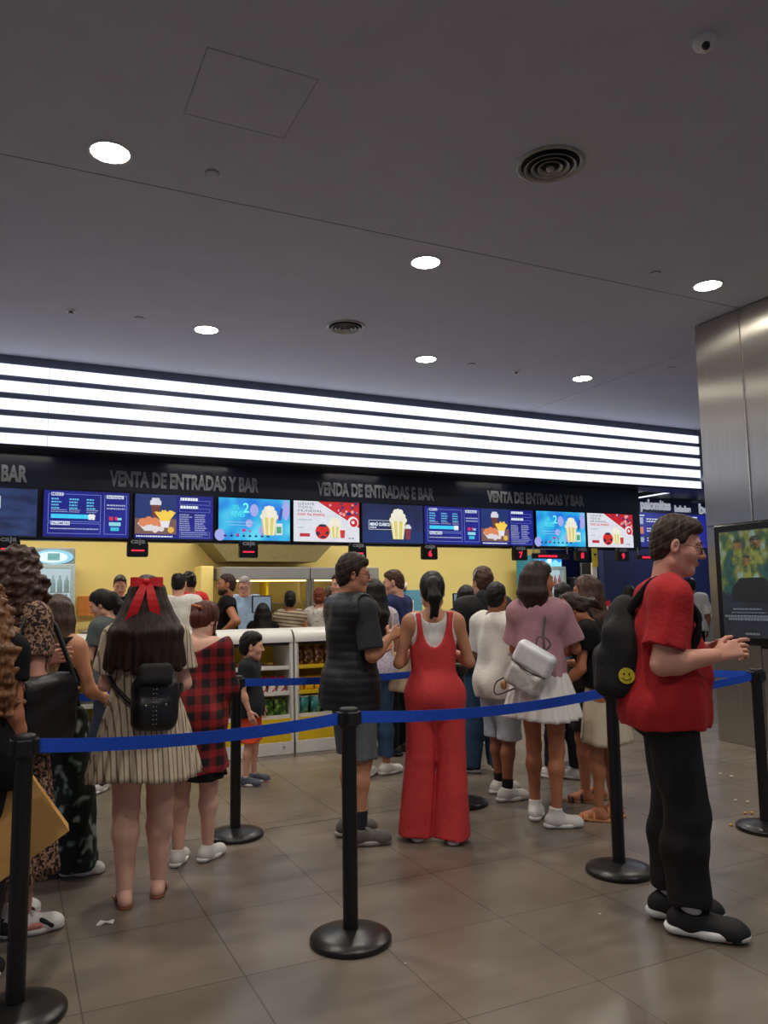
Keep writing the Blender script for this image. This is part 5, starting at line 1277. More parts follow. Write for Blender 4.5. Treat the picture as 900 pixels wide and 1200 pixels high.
# ---- woman with the red bow
P = Person((.64, 4.15), 80, 'person with red bow in long dark hair, cream striped dress and flip flops', 1.57, 'f', 1.10, head=(0, 6, 0), skin_c='pale', leg=1.18, feet={-1: (-.085, -.03, 10, 0), 1: (.085, .08, -6, 0)},
           arms={1: dict(e=(.05, .0, -.26), w=(-.14, .16, .05)), -1: dict(e=(-.05, .03, -.25), w=(.12, .17, .05))}, q=.85)
P.build_body(bare_feet=True); P.hair(brown_d, .017, (.0, .9), locks=(17, 108, 1.235, .215, .034, .045), nape=-.2)
cream = pattern('cream_stripes', lambda nt: mixc(nt, stripes(nt, (1, .35, 0), .026, .72, lin((206, 190, 166)), lin((128, 106, 88)), .06)[0], noisecol(nt, 14, [(.3, (.72, .72, .72)), (.7, (1, 1, 1))], (1, 1, .3), 'LINEAR'), .6, 'MULTIPLY'), .85)
S = P.s; F = Field(); P.torso(F, .018*S); F.ell(P.up(0, 0, 1.05), A3(.165, .13, .16)*S, .06)
for i in (-1, 1): P.arm(F, i, .022*S, .72, .03, flare=.028*S)
F.plane((0, 0, 1.0*S), (0, 0, -1)); F.ell(P.nb+A3(0, .01, .03)*S, A3(.09, .08, .05)*S, .004, op='s'); P.cloth('dress_bodice', cream, F, .008, .005)
P.skirt(cream, 1.10, .655, .165, .30, 22, .011, 'dress_skirt', .82, hemv=.012)
for i in (-1, 1): P.shoe(i, mat('flipflop_strap', (92, 44, 24), .6), mat('flipflop_brown', (120, 70, 44), .7), 'flipflop')
bowm = mat('bow_red', (226, 30, 36), .5, var=.05); R = P.Rh; z = P.hsz; Pf = lambda x, y, h: P.hc+R@(A3(x, y, h)*z)
t = empty('hair_bow', (0, 0, 0)); t.parent = P.root
def ribbon(pts, w, th=.004):
    b = MB(); vs = []
    for p, ww, n_ in pts:
        vs += [p+A3(-ww, 0, 0), p+A3(ww, 0, 0), p+A3(ww, -th, 0), p+A3(-ww, -th, 0)]
    k = len(pts); b.add(vs, [(i*4+q, i*4+(q+1) % 4, i*4+4+(q+1) % 4, i*4+4+q) for i in range(k-1) for q in range(4)]+[(3, 2, 1, 0), (k*4-4, k*4-3, k*4-2, k*4-1)]); return b
for sg in (-1, 1):
    b = MB(); vs = []
    for (dx, hh, yy) in ((.006, .012, 0), (.025, .020, -.014), (.055, .026, -.012), (.088, .026, 0)):
        for dz, dy in ((hh, .004), (hh, -.006), (-hh, -.006), (-hh, .004)): vs.append(Pf(sg*dx, -.128+yy+dy, .088+dz))
    b.add(vs, [(i*4+q, i*4+(q+1) % 4, i*4+4+(q+1) % 4, i*4+4+q) for i in range(3) for q in range(4)]+[(12, 13, 14, 15)], 0, False); b.build('bow_loop', bowm, t)
    b = MB(); vs = []
    for k in range(8):
        q = k/7; cx_ = sg*(.010+.052*q+(.03*q if sg < 0 else -.0)); ww = .018+.010*min(1, q*2); hz_ = .085-.235*q; yy = -.136-.028*math.sin(PI*min(1, q*1.1)); notch = (-.02 if k == 7 else 0)
        for dx, dz in ((-ww, 0 if sg < 0 else notch), (ww, notch if sg < 0 else 0)): vs += [Pf(cx_+dx, yy, hz_+dz), Pf(cx_+dx, yy-.006, hz_+dz)]
    b.add(vs, [f for i in range(7) for f in ((i*4, i*4+2, i*4+6, i*4+4), (i*4+1, i*4+5, i*4+7, i*4+3), (i*4, i*4+4, i*4+5, i*4+1), (i*4+2, i*4+3, i*4+7, i*4+6))]+[(28, 30, 31, 29)]); b.build('bow_tail', bowm, t)
MB().ball(Pf(0, -.142, .088), .017, 8).build('bow_knot', bowm, t)
leather = mat('leather_black', (17, 17, 19), .42, bump=.25, bscale=60)
t = worn('mini_backpack', P, 'small black backpack on the back of the woman with the red bow', 'backpack')
F = Field(); cx_ = .055*S; F.box((cx_, -.205*S, 1.055*S), A3(.118, .062, .135)*S, .045, .01); F.box((cx_, -.235*S, 1.01*S), A3(.10, .05, .085)*S, .04, .02); F.ell((cx_-.0, -.20*S, 1.20*S), A3(.085, .055, .05)*S, .03); F.noise(.004, 30, 2); meshobj('bag_body', [F.mesh(.008)], leather, t)
F = Field(); F.box((cx_, -.235*S, 1.20*S), A3(.088, .055, .06)*S, .03, .02, rotm(0, .35, 0)); meshobj('flap', [F.mesh(.008)], blk2, t); b = MB()
for k in range(9):
    for dx in (-.007, .007): b.ball((cx_+dx, -.288*S, (.96+.022*k)*S), .0035, 4)
b.build('studs', mat('silver_stud', (170, 170, 170), .3, .9), t)
for dx in (-.045, .055): MB().ball((cx_+dx*S, -.287*S, 1.055*S), .006, 6).build('snap', mat('silver_stud', (170, 170, 170), .3, .9), t)
MB().tube(cr([P.up(-.02, -.19, 1.03), P.up(-.09, -.17, 1.08), P.up(-.175, -.08, 1.17), P.up(-.185, .02, 1.26), P.up(-.13, .08, 1.36), P.up(-.10, -.03, 1.455)]), .012*S, 8).build('strap', leather, t)
MB().tube(cr([P.up(.13, -.19, 1.03), P.up(.185, -.08, 1.10), P.up(.185, .04, 1.2), P.up(.13, .09, 1.34), P.up(.10, -.03, 1.455)]), .012*S, 8).build('strap', leather, t)

# ---- woman in the plaid dress
P = Person((.99, 4.60), 60, 'person in red and black plaid off shoulder dress beside the striped dress', 1.45, 'f', 1.06, head=(-22, 26, 0), skin_c='pale', lean=6, leg=1.05,
           feet={-1: (-.09, -.05, 4, 0), 1: (.08, .05, -20, 0)}, arms={1: dict(e=(.05, .02, -.27), w=(-.06, .2, .04)), -1: dict(e=(-.05, .0, -.27), w=(.08, .19, .03))})
def bun(F, Pf, z): F.ell(Pf(-.01, -.10, .05), A3(.05, .035, .045)*z, .02); F.cap(Pf(0, -.10, -.02), Pf(.0, -.09, -.07), .04*z, .02*z, .03); F.cap(Pf(.06, .02, .02), Pf(.085, .05, -.08), .018*z, .008*z, .01)
P.build_body(); P.hair(redh, .016, (-.02, .8), extra=bun)
MB().tube([P.hc+P.Rh@(A3(-.045+.1*k/6, -.135+.004*(k % 2), .06-.02*k/6)*P.hsz) for k in range(7)], .010, 6).build('hair_claw', mat('claw_orange', (176, 92, 50), .35), P.root)
def plaidf(nt):
    a, _ = stripes(nt, (1, .3, 0), .085, .42, lin((150, 22, 30)), lin((22, 12, 14)), .06); b_, _ = stripes(nt, (0, 0, 1), .085, .42, lin((150, 22, 30)), lin((22, 12, 14)), .06)
    return mixc(nt, a, b_, .5)
plaid = pattern('plaid_red', plaidf); S = P.s
F = Field(); P.torso(F, .024*S); F.ell(P.up(0, 0, 1.05), A3(.18, .145, .17)*S, .06); F.cap(P.ctr+A3(0, 0, .02)*S, A3(.01, 0, .60)*S, .19*S, .215*S, .08, sq=((0, 1, 0), .85))
P.arm(F, 1, .03*S, 1.35, .03, flare=.022*S)
P.arm(F, -1, .03*S, 1.1, .03); F.plane(P.up(-.08, -.06, 1.33), (-.42, -.1, 1)); F.plane((0, 0, .60*S), (0, 0, -1)); P.cloth('plaid_dress', plaid, F, .009, .008, 18)
P.skirt(blk, .66, .555, .195, .215, 14, .008, 'dress_hem', .85)
F = Field(); P.torso(F, .012*S); F.plane(P.up(-.02, 0, 1.30), (-.25, 0, 1)); F.plane(P.up(0, 0, 1.1), (0, 0, -1)); P.cloth('white_top', mat('top_white', (222, 218, 214), .85), F, .009, .002)
for i in (-1, 1): P.shoe(i, white_sh, sole_w)

# ---- girl in green floral trousers
P = Person((.25, 4.73), 50, 'person with light tipped straight hair and dark green floral wide trousers', 1.49, 'f', 1.08, head=(8, 8, 0), skin_c='olive',
           feet={1: (.13, .06, -62, 0), -1: (-.10, .0, -40, 0)}, arms={1: dict(e=(.075, .03, -.27), w=(-.02, .16, -.06)), -1: dict(e=(-.05, .0, -.27), w=(.1, .18, .05))})
P.build_body(); P.hair(hairmat('ombre', (70, 52, 40), (158, 126, 90), 1.20), .012, (.0, .9), locks=(13, 95, 1.09, .085, .026, -.005))
P.vestshape(blk, 'black_top', .012, .95, .07, 1.30, 1.30)
floral = pattern('floral_green', lambda nt: mixc(nt, noisecol(nt, 17, [(.0, lin((12, 24, 26))), (.53, lin((22, 58, 54))), (.58, lin((96, 118, 112))), (.64, lin((160, 168, 164)))], detail=1), noisecol(nt, 8, [(.4, (.5, .55, .55)), (.6, (1, 1, 1))], interp='LINEAR'), .7, 'MULTIPLY'))
P.trousers(floral, .05, .034, .07, h=.009, wide=.02, wr=.007)
for i in (-1, 1): P.shoe(i, white_sh, sole_w, 'sneaker', mat('lace_red', (150, 30, 36), .7))

# ---- tall woman with curly dark hair
P = Person((.03, 4.06), 34, 'tall person with curly dark hair, leopard print dress and pink patched sneakers', 1.70, 'f', 1.10, head=(6, 6, 0), skin_c='rosy', feet={1: (.10, .02, -30, 0), -1: (-.10, .06, -10, 0)},
           arms={1: dict(e=(.055, -.03, -.275), w=(-.03, .15, -.05)), -1: dict(e=(-.05, .03, -.26), w=(.12, .18, .05))})
P.build_body(); P.hair(curld, .024, (.0, .9), locks=(19, 125, 1.06, .16, .042, .07), curl=.010)
leo = pattern('leopard', lambda nt: noisecol(nt, 64, [(.0, lin((34, 25, 22))), (.48, lin((140, 104, 84))), (.58, lin((196, 156, 128))), (.66, lin((60, 40, 34)))], detail=2)); S = P.s
F = Field(); P.torso(F, .018*S); F.ell(P.up(0, 0, 1.05), A3(.165, .13, .16)*S, .06)
for i in (-1, 1): P.arm(F, i, .016*S, .62, .03, flare=.016*S)
F.plane((0, 0, .98*S), (0, 0, -1)); F.ell(P.nb+A3(0, .01, .03)*S, A3(.08, .08, .05)*S, .004, op='s'); P.cloth('dress_bodice', leo, F, .009, .004)
P.skirt(leo, 1.06, .26, .15, .26, 18, .014, 'dress_skirt', .8)
pinkp = mat('shoe_pink', (214, 134, 126), .6)
for i in (-1, 1):
    up = P.shoe(i, white_sh, sole_w, 'sneaker', mat('lace_white', (230, 228, 222), .8)); S_ = P.s*.96; o, d, a = P.ft[i]; x = A3(d[1], -d[0], 0)
    for sd in (-1, 1):
        F = Field(); F.cap(o+x*sd*.030*S_+d*.0+A3(0, 0, .045)*S_, o+x*sd*.040*S_+d*.075*S_+A3(0, 0, .040)*S_, .021*S_, .014*S_, .01); meshobj('side_patch', [F.mesh(.005)], pinkp, up)
        F = Field(); F.cap(o+x*sd*.022*S_-d*.075*S_+A3(0, 0, .05)*S_, o+x*sd*.040*S_-d*.03*S_+A3(0, 0, .030)*S_, .028*S_, .016*S_, .01); F.cap(o+x*sd*.034*S_+d*.08*S_+A3(0, 0, .062)*S_, o+x*sd*.044*S_+d*.125*S_+A3(0, 0, .034)*S_, .011*S_, .013*S_, .01); meshobj('side_panel', [F.mesh(.005)], black_sh, up)
t = worn('shoulder_bag', P, 'large black leather bag hanging from the shoulder of the woman with curly dark hair', 'bag')
F = Field(); F.box((.27*S, -.03*S, .98*S), A3(.06, .19, .17)*S, .05, .01, rotm(.3, 0, 0)); F.noise(.008, 18, 6); meshobj('bag_body', [F.mesh(.01)], leather, t)
MB().tube([(.24*S, -.20*S, 1.10*S), (.19*S, -.10*S, 1.36*S), (.16*S, -.02*S, 1.475*S), (.20*S, .07*S, 1.36*S), (.28*S, .13*S, 1.10*S)], .011, 8).build('strap', leather, t)

# ---- curly blond woman at the left edge, with paper bag
P = Person((-.12, 3.55), 72, 'person with curly blond brown hair and black top, cut by the left edge', 1.56, 'f', 1.12, head=(0, 4, 0), skin_c='tan', feet={-1: (-.1, .0, 8, 0), 1: (.08, .0, -4, 0)},
           arms={1: dict(e=(.03, -.03, -.275), w=(.0, .10, -.225), n=(-1, 0, 0), c=.9), -1: dict()})
P.build_body(); P.hair(curlb, .026, (.0, .9), locks=(18, 125, 1.16, .185, .040, .05), curl=.011)
P.tee(blk, .018, .82, .5); P.trousers(blk2, .06, .014)
for i in (-1, 1): P.shoe(i, black_sh, sole_w)
t = empty('paper_bag', (.055, 3.50, .60), math.radians(-2), 'tilted brown paper shopping bag with red handles behind the corner barrier post', 'bag')
kraft = mat('kraft_paper', (196, 148, 82), .75, var=.08, scale=6, bump=.3, bscale=8); Mx = Matrix.Rotation(math.radians(-33), 4, 'Y')
w_, h_, d_ = .29, .27, .11; b = MB(); vs = []
for (x, y, z_) in ((-1, -1, 0), (1, -1, 0), (1, 1, 0), (-1, 1, 0), (-1, -1, 1), (1, -1, 1), (1, 1, 1), (-1, 1, 1)): vs.append((x*w_/2, y*d_/2*(1 if z_ == 0 else .6), z_*h_-h_/2))
vs += [(-w_/2*.86, 0, -h_/2), (-w_/2*.88, 0, h_/2), (w_/2*.88, 0, h_/2)]
b.add(vs, [(3, 2, 1, 0), (0, 1, 5, 4), (2, 3, 7, 6), (1, 2, 10), (2, 6, 10), (6, 5, 10), (5, 1, 10), (3, 0, 9), (0, 4, 9), (4, 7, 9), (7, 3, 9)], M=Mx); o = b.build('bag_body', kraft, t); md = o.modifiers.new('thick', 'SOLIDIFY'); md.thickness = .002
for y_ in (-.03, .03): MB().tube([Mx @ Vector(q) for q in ((-.09, y_, h_/2-.02), (-.085, y_*.5, h_/2+.10), (-.02, 0, h_/2+.16), (.03, y_*.5, h_/2+.10), (.09, y_, h_/2-.02))], .006, 8).build('handle', mat('handle_red', (206, 44, 44), .5), t)

# ---- dark haired woman in profile at the counter
P = Person((.77, 6.59), 140, 'person with dark tied hair in left profile, grey top, behind the striped dress', 1.55, 'f', 1.0, head=(18, 18, 0), skin_c='light', lean=8, q=1.2, feet={-1: (-.10, .06, -80, 0), 1: (.10, -.03, -60, 0)},
           arms={1: dict(e=(.05, .05, -.26), w=(-.06, .2, .02)), -1: dict(e=(-.05, .05, -.26), w=(.06, .2, .02))})
P.build_body(); P.hair(black_h, .014, (.0, .75), extra=pony); P.tee(mat('tee_grey_green', (84, 92, 92), .85), .016, .85, .6); P.trousers(mat('jeans_dark', (40, 48, 66), .8), .06, .016)
for i in (-1, 1): P.shoe(i, white_sh, sole_w)

# ---- little boy
P = Person((1.79, 6.27), -30, 'little boy in a dark t-shirt and orange shorts looking right, behind the second barrier post', 1.13, 'm', .90, head=(12, 4, 0), hs=1.36, skin_c='light', q=.8, feet={1: (.10, -.02, -10, 0), -1: (-.09, .03, 14, 0)}, leg=.95)
P.build_body(); P.hair(black_h, .016, (-.002, .78), fringe=1); P.tee(mat('tee_navy_boy', (15, 20, 28), .85), .020, .80, .62, flare=.03, loose=.0, hipx=.016); P.shorts(mat('shorts_orange', (226, 74, 30), .75), .50, .034, .02)
for i in (-1, 1): P.shoe(i, mat('shoe_slate', (72, 80, 92), .7), sole_w)

# ---- woman in lilac with tote
P = Person((2.78, 6.01), 84, 'person with long dark hair, lilac top and jeans behind the quilted vest', 1.60, 'f', 1.0, head=(20, 2, 0), skin_c='olive', q=1.1, feet={1: (.12, .04, -70, 0), -1: (-.1, 0, -50, 0)})
P.build_body(); P.hair(black_h, .015, (.0, .9), locks=(11, 90, 1.22, .10, .028, .0)); lil = pattern('lilac_dots', lambda nt: noisecol(nt, 60, [(.0, lin((176, 164, 186))), (.5, lin((200, 190, 206))), (.62, lin((130, 112, 140)))]))
P.tee(lil, .018, .86, .7); jeans = mat('jeans_blue', (52, 84, 118), .8, bump=.3, bscale=40); P.trousers(jeans, .16, .016)
for i in (-1, 1): P.shoe(i, white_sh, sole_w)
t = worn('tote_bag', P, 'beige cloth tote hanging from the shoulder of the woman in lilac', 'bag'); S = P.s
F = Field(); F.box((.20*S, -.10*S, .90*S), A3(.10, .045, .17)*S, .03, .01, rotm(-.6, 0, 0)); F.noise(.004, 22, 1); meshobj('bag_body', [F.mesh(.01)], mat('tote_beige', (196, 176, 146), .85), t); MB().tube([(.13*S, -.13*S, 1.05*S), (.15*S, -.08*S, 1.44*S), (.155*S, .02*S, 1.46*S), (.26*S, -.06*S, 1.05*S)], .010, 8).build('strap', mat('tote_beige', (196, 176, 146), .85), t)

# ---- man in navy
P = Person((3.37, 6.77), 128, 'person with short hair in left profile, navy t-shirt and black trousers', 1.71, 'm', 1.02, head=(18, 8, 0), skin_c='light', q=1.1, feet={1: (.12, .02, -10, 0), -1: (-.12, 0, 10, 0)}, arms={1: dict(e=(.05, .02, -.27), w=(-.06, .2, -.02)), -1: dict(e=(-.05, .05, -.26), w=(.06, .2, .0))})
P.build_body(); P.hair(brown_m, .006, (.012, .75)); P.tee(mat('tee_navy', (24, 36, 84), .85), .018, .84, .72, flare=.014); P.trousers(blk, .06, .018)
for i in (-1, 1): P.shoe(i, black_sh, black_sh)
t = empty('printed_bag', (3.02, 6.42, .90), math.radians(20), 'bright blue bag with green and white print between the vest man and the navy man', 'bag')
F = Field(); F.box((0, 0, .20), (.13, .05, .26), .03, .01, rotm(0, 0, -.18)); F.noise(.004, 20, 1); meshobj('bag_body', [F.mesh(.009)], pattern('bag_print', lambda nt: noisecol(nt, 7, [(.0, lin((20, 60, 176))), (.56, lin((70, 170, 90))), (.62, lin((206, 226, 226)))]), .5), t)
MB().tube([(-.06, 0, .45), (-.05, 0, .60), (.0, 0, .66), (.07, 0, .42)], .008, 8).build('strap', mat('strap_blue', (20, 50, 150), .6), t)

# ---- teenager with headphones
P = Person((3.67, 5.69), 78, 'teenager in dark jacket and jeans with a band over brown hair', 1.68, 'm', .95, head=(14, 0, 0), skin_c='light', q=1.1, feet={1: (.10, .02, -30, 0), -1: (-.14, .04, 50, 0)})
P.build_body(); P.hair(brown_m, .024, (-.01, .9), curl=.003); P.tee(mat('jacket_dark', (24, 27, 31), .8, bump=.4, bscale=30), .028, .84, 1.7, name='jacket'); P.trousers(jeans, .05, .03, .03)
F = Field(); F.cap(P.nb+A3(0, -.03, 0), P.nb+A3(0, -.03, .045), .085, .08, .02); F.cap(P.nb+A3(0, -.02, .03), P.nb+A3(0, -.0, .09), .058, .06, .01, op='s'); meshobj('hood', [F.mesh(.009)], mat('jacket_dark', (24, 27, 31), .8), P.root)
MB().tube([P.hc+P.Rh@(A3(.103*math.cos(a), -.012, .03+.108*math.sin(a))*P.hsz) for a in np.linspace(.1, PI-.1, 14)], .008, 8).build('headband', mat('band_silver', (150, 148, 146), .35, .5), P.root)
for i in (-1, 1): P.shoe(i, black_sh, sole_w)
P = Person((4.18, 6.79), 60, 'person with long black hair and dark clothes standing beyond the red jumpsuit', 1.55, 'f', 1.0, q=1.3, skin_c='olive'); P.build_body(); P.hair(black_h, .02, (.0, .9), locks=(11, 100, 1.15, .12, .03, .0)); P.tee(blk, .018, .85, 1.8, name='jacket'); P.trousers(mat('trousers_khaki', (92, 84, 66), .8), .06, .02)
for i in (-1, 1): P.shoe(i, black_sh, sole_w)

# ---- boy in white polo
P = Person((3.31, 4.95), 18, 'boy in white polo shirt, pale grey shorts and black socks', 1.54, 'm', 1.02, head=(14, 4, 0), skin_c='brown', feet={1: (.10, -.06, -22, 0), -1: (-.10, .10, -20, 0)},
           arms={1: dict(e=(.03, .02, -.275), w=(.0, .12, -.20)), -1: dict(e=(-.05, .05, -.26), w=(.1, .18, .02))})
P.build_body(); P.hair(black_h, .013, (-.0, .8)); polo = mat('polo_white', (224, 220, 214), .85, var=.04, bump=.3, bscale=40); P.tee(polo, .022, .80, .80, name='polo_shirt', hipx=.014, flare=.03, loose=.015, wr=.006)
F = Field(); F.cap(P.nb+A3(0, -.0, -.01)*P.s, P.nb+A3(0, .005, .04)*P.s, .080*P.s, .066*P.s, .01, cutb=True); F.cap(P.nb+A3(0, 0, -.0)*P.s, P.nb+A3(0, .01, .09)*P.s, .06*P.s, .055*P.s, .004, op='s'); meshobj('collar', [F.mesh(.006)], polo, P.root)
P.shorts(mat('shorts_pale', (168, 176, 186), .85), .47, .022, .04); P.socks(mat('sock_black', (16, 16, 18), .9), .07, .17)
for i in (-1, 1): P.shoe(i, white_sh, sole_w, 'sneaker', white_sh)

# ---- girl in pink with the silver backpack
P = Person((3.19, 4.27), 30, 'girl in dusty pink t-shirt and white pleated skirt, hand at her cheek', 1.66, 'f', 1.0, head=(-46, 0, 0), skin_c='tan', leg=.92, feet={-1: (-.10, .06, 18, 0), 1: (.10, -.06, -50, 0)}, q=.85,
           arms={1: dict(e=(.06, .09, -.25), w=(-.10, .13, .19), d=(-.1, .0, 1), n=(-.6, -.6, 0), c=.5), -1: dict(e=(-.05, .05, -.26), w=(.14, .16, .08))})
def bob(F, Pf, z):
    for a in np.linspace(-112, 96, 13):
        r_ = math.radians(a); sa, ca = math.sin(r_), math.cos(r_); F.cap(Pf(.075*sa, -.02-.09*ca, .03), Pf(.098*sa, -.02-.10*ca, -.08), .024*z, .034*z, .03); F.cap(Pf(.098*sa, -.02-.10*ca, -.08), Pf(.105*sa, -.015-.09*ca, -.175-.03*math.sin(a)), .034*z, .016*z, .02)
P.build_body(); P.hair(brown_d, .018, (.0, .85), extra=bob, nape=-.25); pinkt = mat('tee_pink', (172, 128, 138), .85, var=.05, bump=.3, bscale=40); P.tee(pinkt, .020, .965, .80, flare=.03, loose=.0, wr=.005)
P.skirt(mat('skirt_white', (228, 224, 220), .8, var=.03), 1.02, .69, .160, .265, 20, .014, 'pleated_skirt', .88)
for i in (-1, 1): P.shoe(i, white_sh, sole_w, 'hightop', white_sh)
t = worn('silver_backpack', P, 'small silver and grey backpack slung low across the back of the girl in pink', 'backpack'); S = P.s; Rb = rotm(.1, -.12, .52)
slv = mat('silver_leather', (234, 238, 244), .4, .05, var=.15, scale=9, bump=.2, bscale=30); c0 = A3(.01, -.20, 1.02)*S
F = Field(); F.box(c0, A3(.13, .06, .155)*S, .04, .01, Rb); F.box(c0+Rb@A3(0, -.055, -.06), A3(.105, .035, .075)*S, .028, .02, Rb); F.noise(.004, 26, 7); meshobj('bag_body', [F.mesh(.0075)], pattern('marble_grey', lambda nt: noisecol(nt, 13, [(.3, lin((160, 162, 160))), (.55, lin((226, 224, 218))), (.7, lin((180, 170, 150)))], interp='LINEAR', detail=5), .4), t)
F = Field(); F.box(c0+Rb@A3(0, -.035, .09), A3(.134, .05, .08)*S, .035, .01, Rb); meshobj('flap', [F.mesh(.0075)], slv, t)
MB().tube(cr([c0+Rb@A3(-.12, -.06, .02), c0+Rb@A3(0, -.095, .015), c0+Rb@A3(.12, -.06, .02)]), .005, 6).build('zip', mat('zip_dark', (60, 58, 50), .5), t)
MB().tube(cr([c0+Rb@A3(-.03, 0, .15), c0+Rb@A3(-.045, 0, .21), c0+Rb@A3(0, 0, .235), c0+Rb@A3(.045, 0, .21), c0+Rb@A3(.03, 0, .15)]), .006, 8).build('top_handle', mat('strap_taupe', (84, 74, 74), .6), t)
MB().tube(cr([c0+Rb@A3(.02, .03, .15), P.up(.085, -.13, 1.30), P.up(.095, -.05, 1.45), P.up(.10, .06, 1.42), P.up(.15, .13, 1.2)]), .009, 8).build('strap', mat('strap_taupe', (84, 74, 74), .6), t)
MB().tube(cr([c0+Rb@A3(-.10, 0, -.10), c0+Rb@A3(-.16, .0, -.20), c0+Rb@A3(-.12, -.02, -.26), c0+Rb@A3(-.02, -.04, -.14)]), .005, 8).build('loose_strap', mat('strap_taupe', (84, 74, 74), .6), t)
MB().ball(c0+Rb@A3(-.10, -.04, -.17), (.022, .018, .03), 8).build('charm', mat('charm_gold', (190, 150, 90), .4, .3), t)

# ---- people behind, right group
P = Person((4.11, 5.17), 50, 'person with black hair in a blue top and white sneakers behind the girl in pink', 1.53, 'f', 1.0, skin_c='light', q=1.2, feet={-1: (-.16, .0, 60, 0), 1: (.06, .0, 70, 0)}); P.build_body(); P.hair(black_h, .024, (-.01, .9), curl=.003, nape=-.13)
P.tee(mat('tee_blue', (58, 88, 140), .85), .02, .86, .7); P.trousers(mat('trousers_ink', (20, 22, 28), .85), .1, .02)
for i in (-1, 1): P.shoe(i, white_sh, sole_w)
P = Person((3.83, 4.55), 118, 'person with long brown hair, bracelet hand at the face, black sandals', 1.58, 'f', 1.0, head=(14, 0, 0), skin_c='tan', q=1.0, feet={1: (.10, .0, -20, 0), -1: (-.08, .04, 20, 0)}, 
           arms={-1: dict(e=(-.05, .10, -.25), w=(.02, .13, .20), d=(.1, -.0, 1), n=(.6, -.7, 0), c=.5), 1: dict(e=(.05, .03, -.27), w=(-.1, .17, .03))})
P.build_body(); P.hair(brown_m, .02, (.0, .85), locks=(13, 115, 1.20, .10, .032, .0)); P.tee(blk2, .018, .86, .5); P.skirt(mat('skirt_dark', (40, 38, 40), .85), 1.02, .55, .15, .22, 14, .01, 'skirt')
MB().tube([P.wr[-1]+A3(.03*math.cos(a), .03*math.sin(a), 0) for a in np.linspace(0, 2*PI, 14)[:-1]], .007, 6, closed=True).build('bracelet', mat('bracelet', (200, 190, 170), .4), P.root)
for i in (-1, 1): P.shoe(i, black_sh, mat('sole_tan', (130, 96, 66), .7), 'sandal')
P = Person((3.61, 4.16), 128, 'girl bending over her phone in a black top and cream skirt with tan platform sandals', 1.50, 'f', .98, head=(6, 40, 0), lean=12, skin_c='tan', leg=.92, feet={1: (.08, -.03, -4, 0), -1: (-.09, .05, 8, 0)},
           arms={-1: dict(e=(-.05, .02, -.27), w=(.04, .17, -.14), d=(0, 1, -.4)), 1: dict(e=(.05, .06, -.26), w=(-.05, .2, .0))})
def lowpony(F, Pf, z): F.ell(Pf(0, -.10, -.03), A3(.05, .04, .05)*z, .03); F.cap(Pf(0, -.11, -.03), Pf(.05, -.15, -.06), .036*z, .03*z, .03); F.cap(Pf(.05, -.15, -.06), Pf(.08, -.16, -.14), .03*z, .02*z, .03)
P.build_body(bare_feet=True); P.hair(brown_d, .018, (.0, .9), extra=lowpony, curl=.003); P.tee(blk, .016, .97, .5)
S = P.s; F = Field(); F.cap(P.nb+A3(0, -.0, -.015)*S, P.nb+A3(0, .01, .02)*S, .072*S, .066*S, .01, cutb=True); F.cap(P.nb+A3(0, 0, -.02)*S, P.nb+A3(0, .015, .06)*S, .056*S, .056*S, .004, op='s'); meshobj('collar', [F.mesh(.006)], polo, P.root)
P.skirt(mat('skirt_cream', (206, 192, 166), .8, var=.04), 1.0, .56, .145, .21, 9, .008, 'cream_skirt', .9)
for i in (-1, 1): P.shoe(i, mat('sandal_tan', (196, 130, 80), .6), mat('sandal_sole', (176, 116, 72), .7), 'platform')
t = empty('mobile_phone', tuple(P.root.matrix_basis @ Vector(P.wr[-1]+P.hd[-1]*.10*S+A3(0, .0, .02))), P.root.rotation_euler.z, 'dark mobile phone held by the girl bending over in the black top', 'phone'); MB().box((0, 0, 0), (.075, .008, .15), bev=.003, M=Matrix.Rotation(-.9, 4, 'X')).build('housing', frame_m, t)
P = Person((10.15, 9.45), 60, 'person in white shirt and black trousers far behind the red t-shirt', 1.68, 'm', 1.0, skin_c='tan', q=1.3); P.build_body(); P.hair(black_h, .014); P.tee(polo, .026, .86, .95, flare=.02); P.trousers(blk, .06, .018)
for i in (-1, 1): P.shoe(i, black_sh, sole_w)

# ---- counter customers and staff
def simple(pos, hd, label, H, sex, hair, top, kw={}, hairkw={}, teekw={}, trm=blk, body={}):
    P = Person(pos, hd, label, H, sex, q=1.35, **kw); P.build_body(**body)
    P.hair(hair, **hairkw); P.tee(top, **teekw) if top else None; P.trousers(trm, .06, .018)
    for i in (-1, 1): P.shoe(i, black_sh, sole_w)
    return P
simple((1.31, 10.75), -95, 'young cashier with dark tied back hair and black top looking down behind the counter', 1.79, 'f', brown_d, blk, dict(head=(0, 22, 0), skin_c='light'), dict(t=.008, hl=(.03, .62)), dict(sleeve=.6))
simple((1.72, 8.95), 80, 'balding person with dark hair sides and white t-shirt seen from behind at the counter', 1.76, 'm', black_h, mat('tee_white', (220, 216, 210), .85), dict(head=(-14, 6, 0), skin_c='light'), dict(t=.010, hl=(-.005, .8), bald=True))
simple((2.22, 10.75), 110, 'person in a red t-shirt with dark hair, seen from behind beyond the red cola sign', 1.82, 'm', black_h, mat('tee_bright_red', (206, 30, 30), .85), dict(skin_c='olive', head=(0, 10, 0)), dict(t=.02, curl=.004))
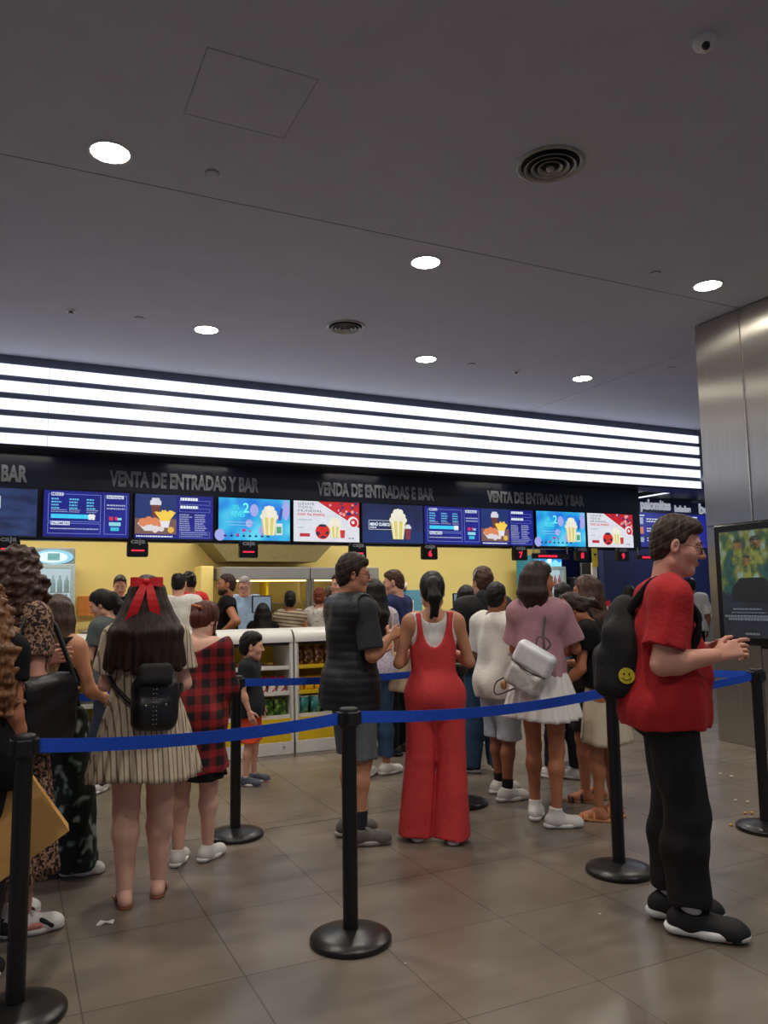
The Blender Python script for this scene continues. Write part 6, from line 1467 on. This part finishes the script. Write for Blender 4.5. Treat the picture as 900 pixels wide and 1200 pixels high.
P = simple((2.28, 9.02), 168, 'bearded person in sleeveless black top, one hand on the hip', 1.74, 'm', hairmat('short_brown', (66, 44, 34)), blk, dict(head=(6, -4, 0), skin_c='tan', arms={1: dict(e=(.20, -.10, -.20), w=(-.14, .17, -.14), c=.6), -1: dict(e=(-.19, -.10, -.20), w=(.14, .16, -.12), d=(.2, .6, -.7), c=.3)}), dict(t=.005, hl=(.016, .7)), dict(sleeve=.35), body=dict(beard=(50, 34, 28)))
MB().tube([P.el[-1]*.12+P.wr[-1]*.88+A3(.033*math.cos(a), .02*math.sin(a), .03*math.sin(a)) for a in np.linspace(0, 2*PI, 14)[:-1]], .009, 6, closed=True).build('wrist_watch', blk, P.root)
P = simple((2.93, 10.55), -112, 'grey haired cashier with dark glasses and pale blue shirt looking down at the till', 1.76, 'm', grey_h, mat('shirt_pale_blue', (150, 176, 206), .8), dict(head=(0, 20, 0), skin_c='rosy'), dict(t=.012, hl=(.028, .6)), dict(sleeve=.8)); P.glasses(mat('glasses_dark', (50, 40, 34), .3, .3))
simple((2.72, 9.0), 72, 'short person with long straight black hair at the counter behind the left snack display', 1.39, 'f', black_h, blk, dict(skin_c='light'), dict(t=.024, locks=(11, 110, 1.1, .13, .034, .0)))
simple((3.10, 9.12), 70, 'person with short black hair in beige top with dark stripes at the counter', 1.53, 'f', black_h, pattern('beige_stripes', lambda nt: stripes(nt, (.12, 0, 1), .042, .62, lin((186, 168, 140)), lin((84, 72, 62)), .1)[0]), dict(skin_c='tan', g=1.12), dict(t=.018, curl=.003, nape=-.09), dict(sleeve=.12))
simple((3.49, 9.14), 62, 'person with short reddish hair in white patterned blouse at the counter', 1.56, 'f', auburn, pattern('blouse_branches', lambda nt: noisecol(nt, 12, [(.0, lin((214, 208, 198))), (.545, lin((70, 60, 54))), (.565, lin((216, 210, 200)))], detail=1)), dict(skin_c='light', g=1.08), dict(t=.024, curl=.004, nape=-.10), dict(sleeve=.7))
simple((3.50, 8.55), 200, 'person with dark hair and headband facing left, partly hidden by the vest man', 1.72, 'f', brown_d, mat('tee_dark_grey', (50, 50, 54), .85), dict(skin_c='light', head=(10, 0, 0)), dict(t=.010, hl=(.02, .7)))
simple((4.27, 10.75), 70, 'person with brown hair seen from behind, just left of the vest mans head', 1.62, 'm', brown_m, blk2, dict(skin_c='light'), dict(t=.016, curl=.003))
simple((8.3, 8.9), 60, 'person with dark hair at the far right tills, mostly hidden behind the queue', 1.56, 'f', black_h, blk2, dict(skin_c='olive'), dict(t=.02, locks=(9, 100, 1.2, .1, .03, .0)))
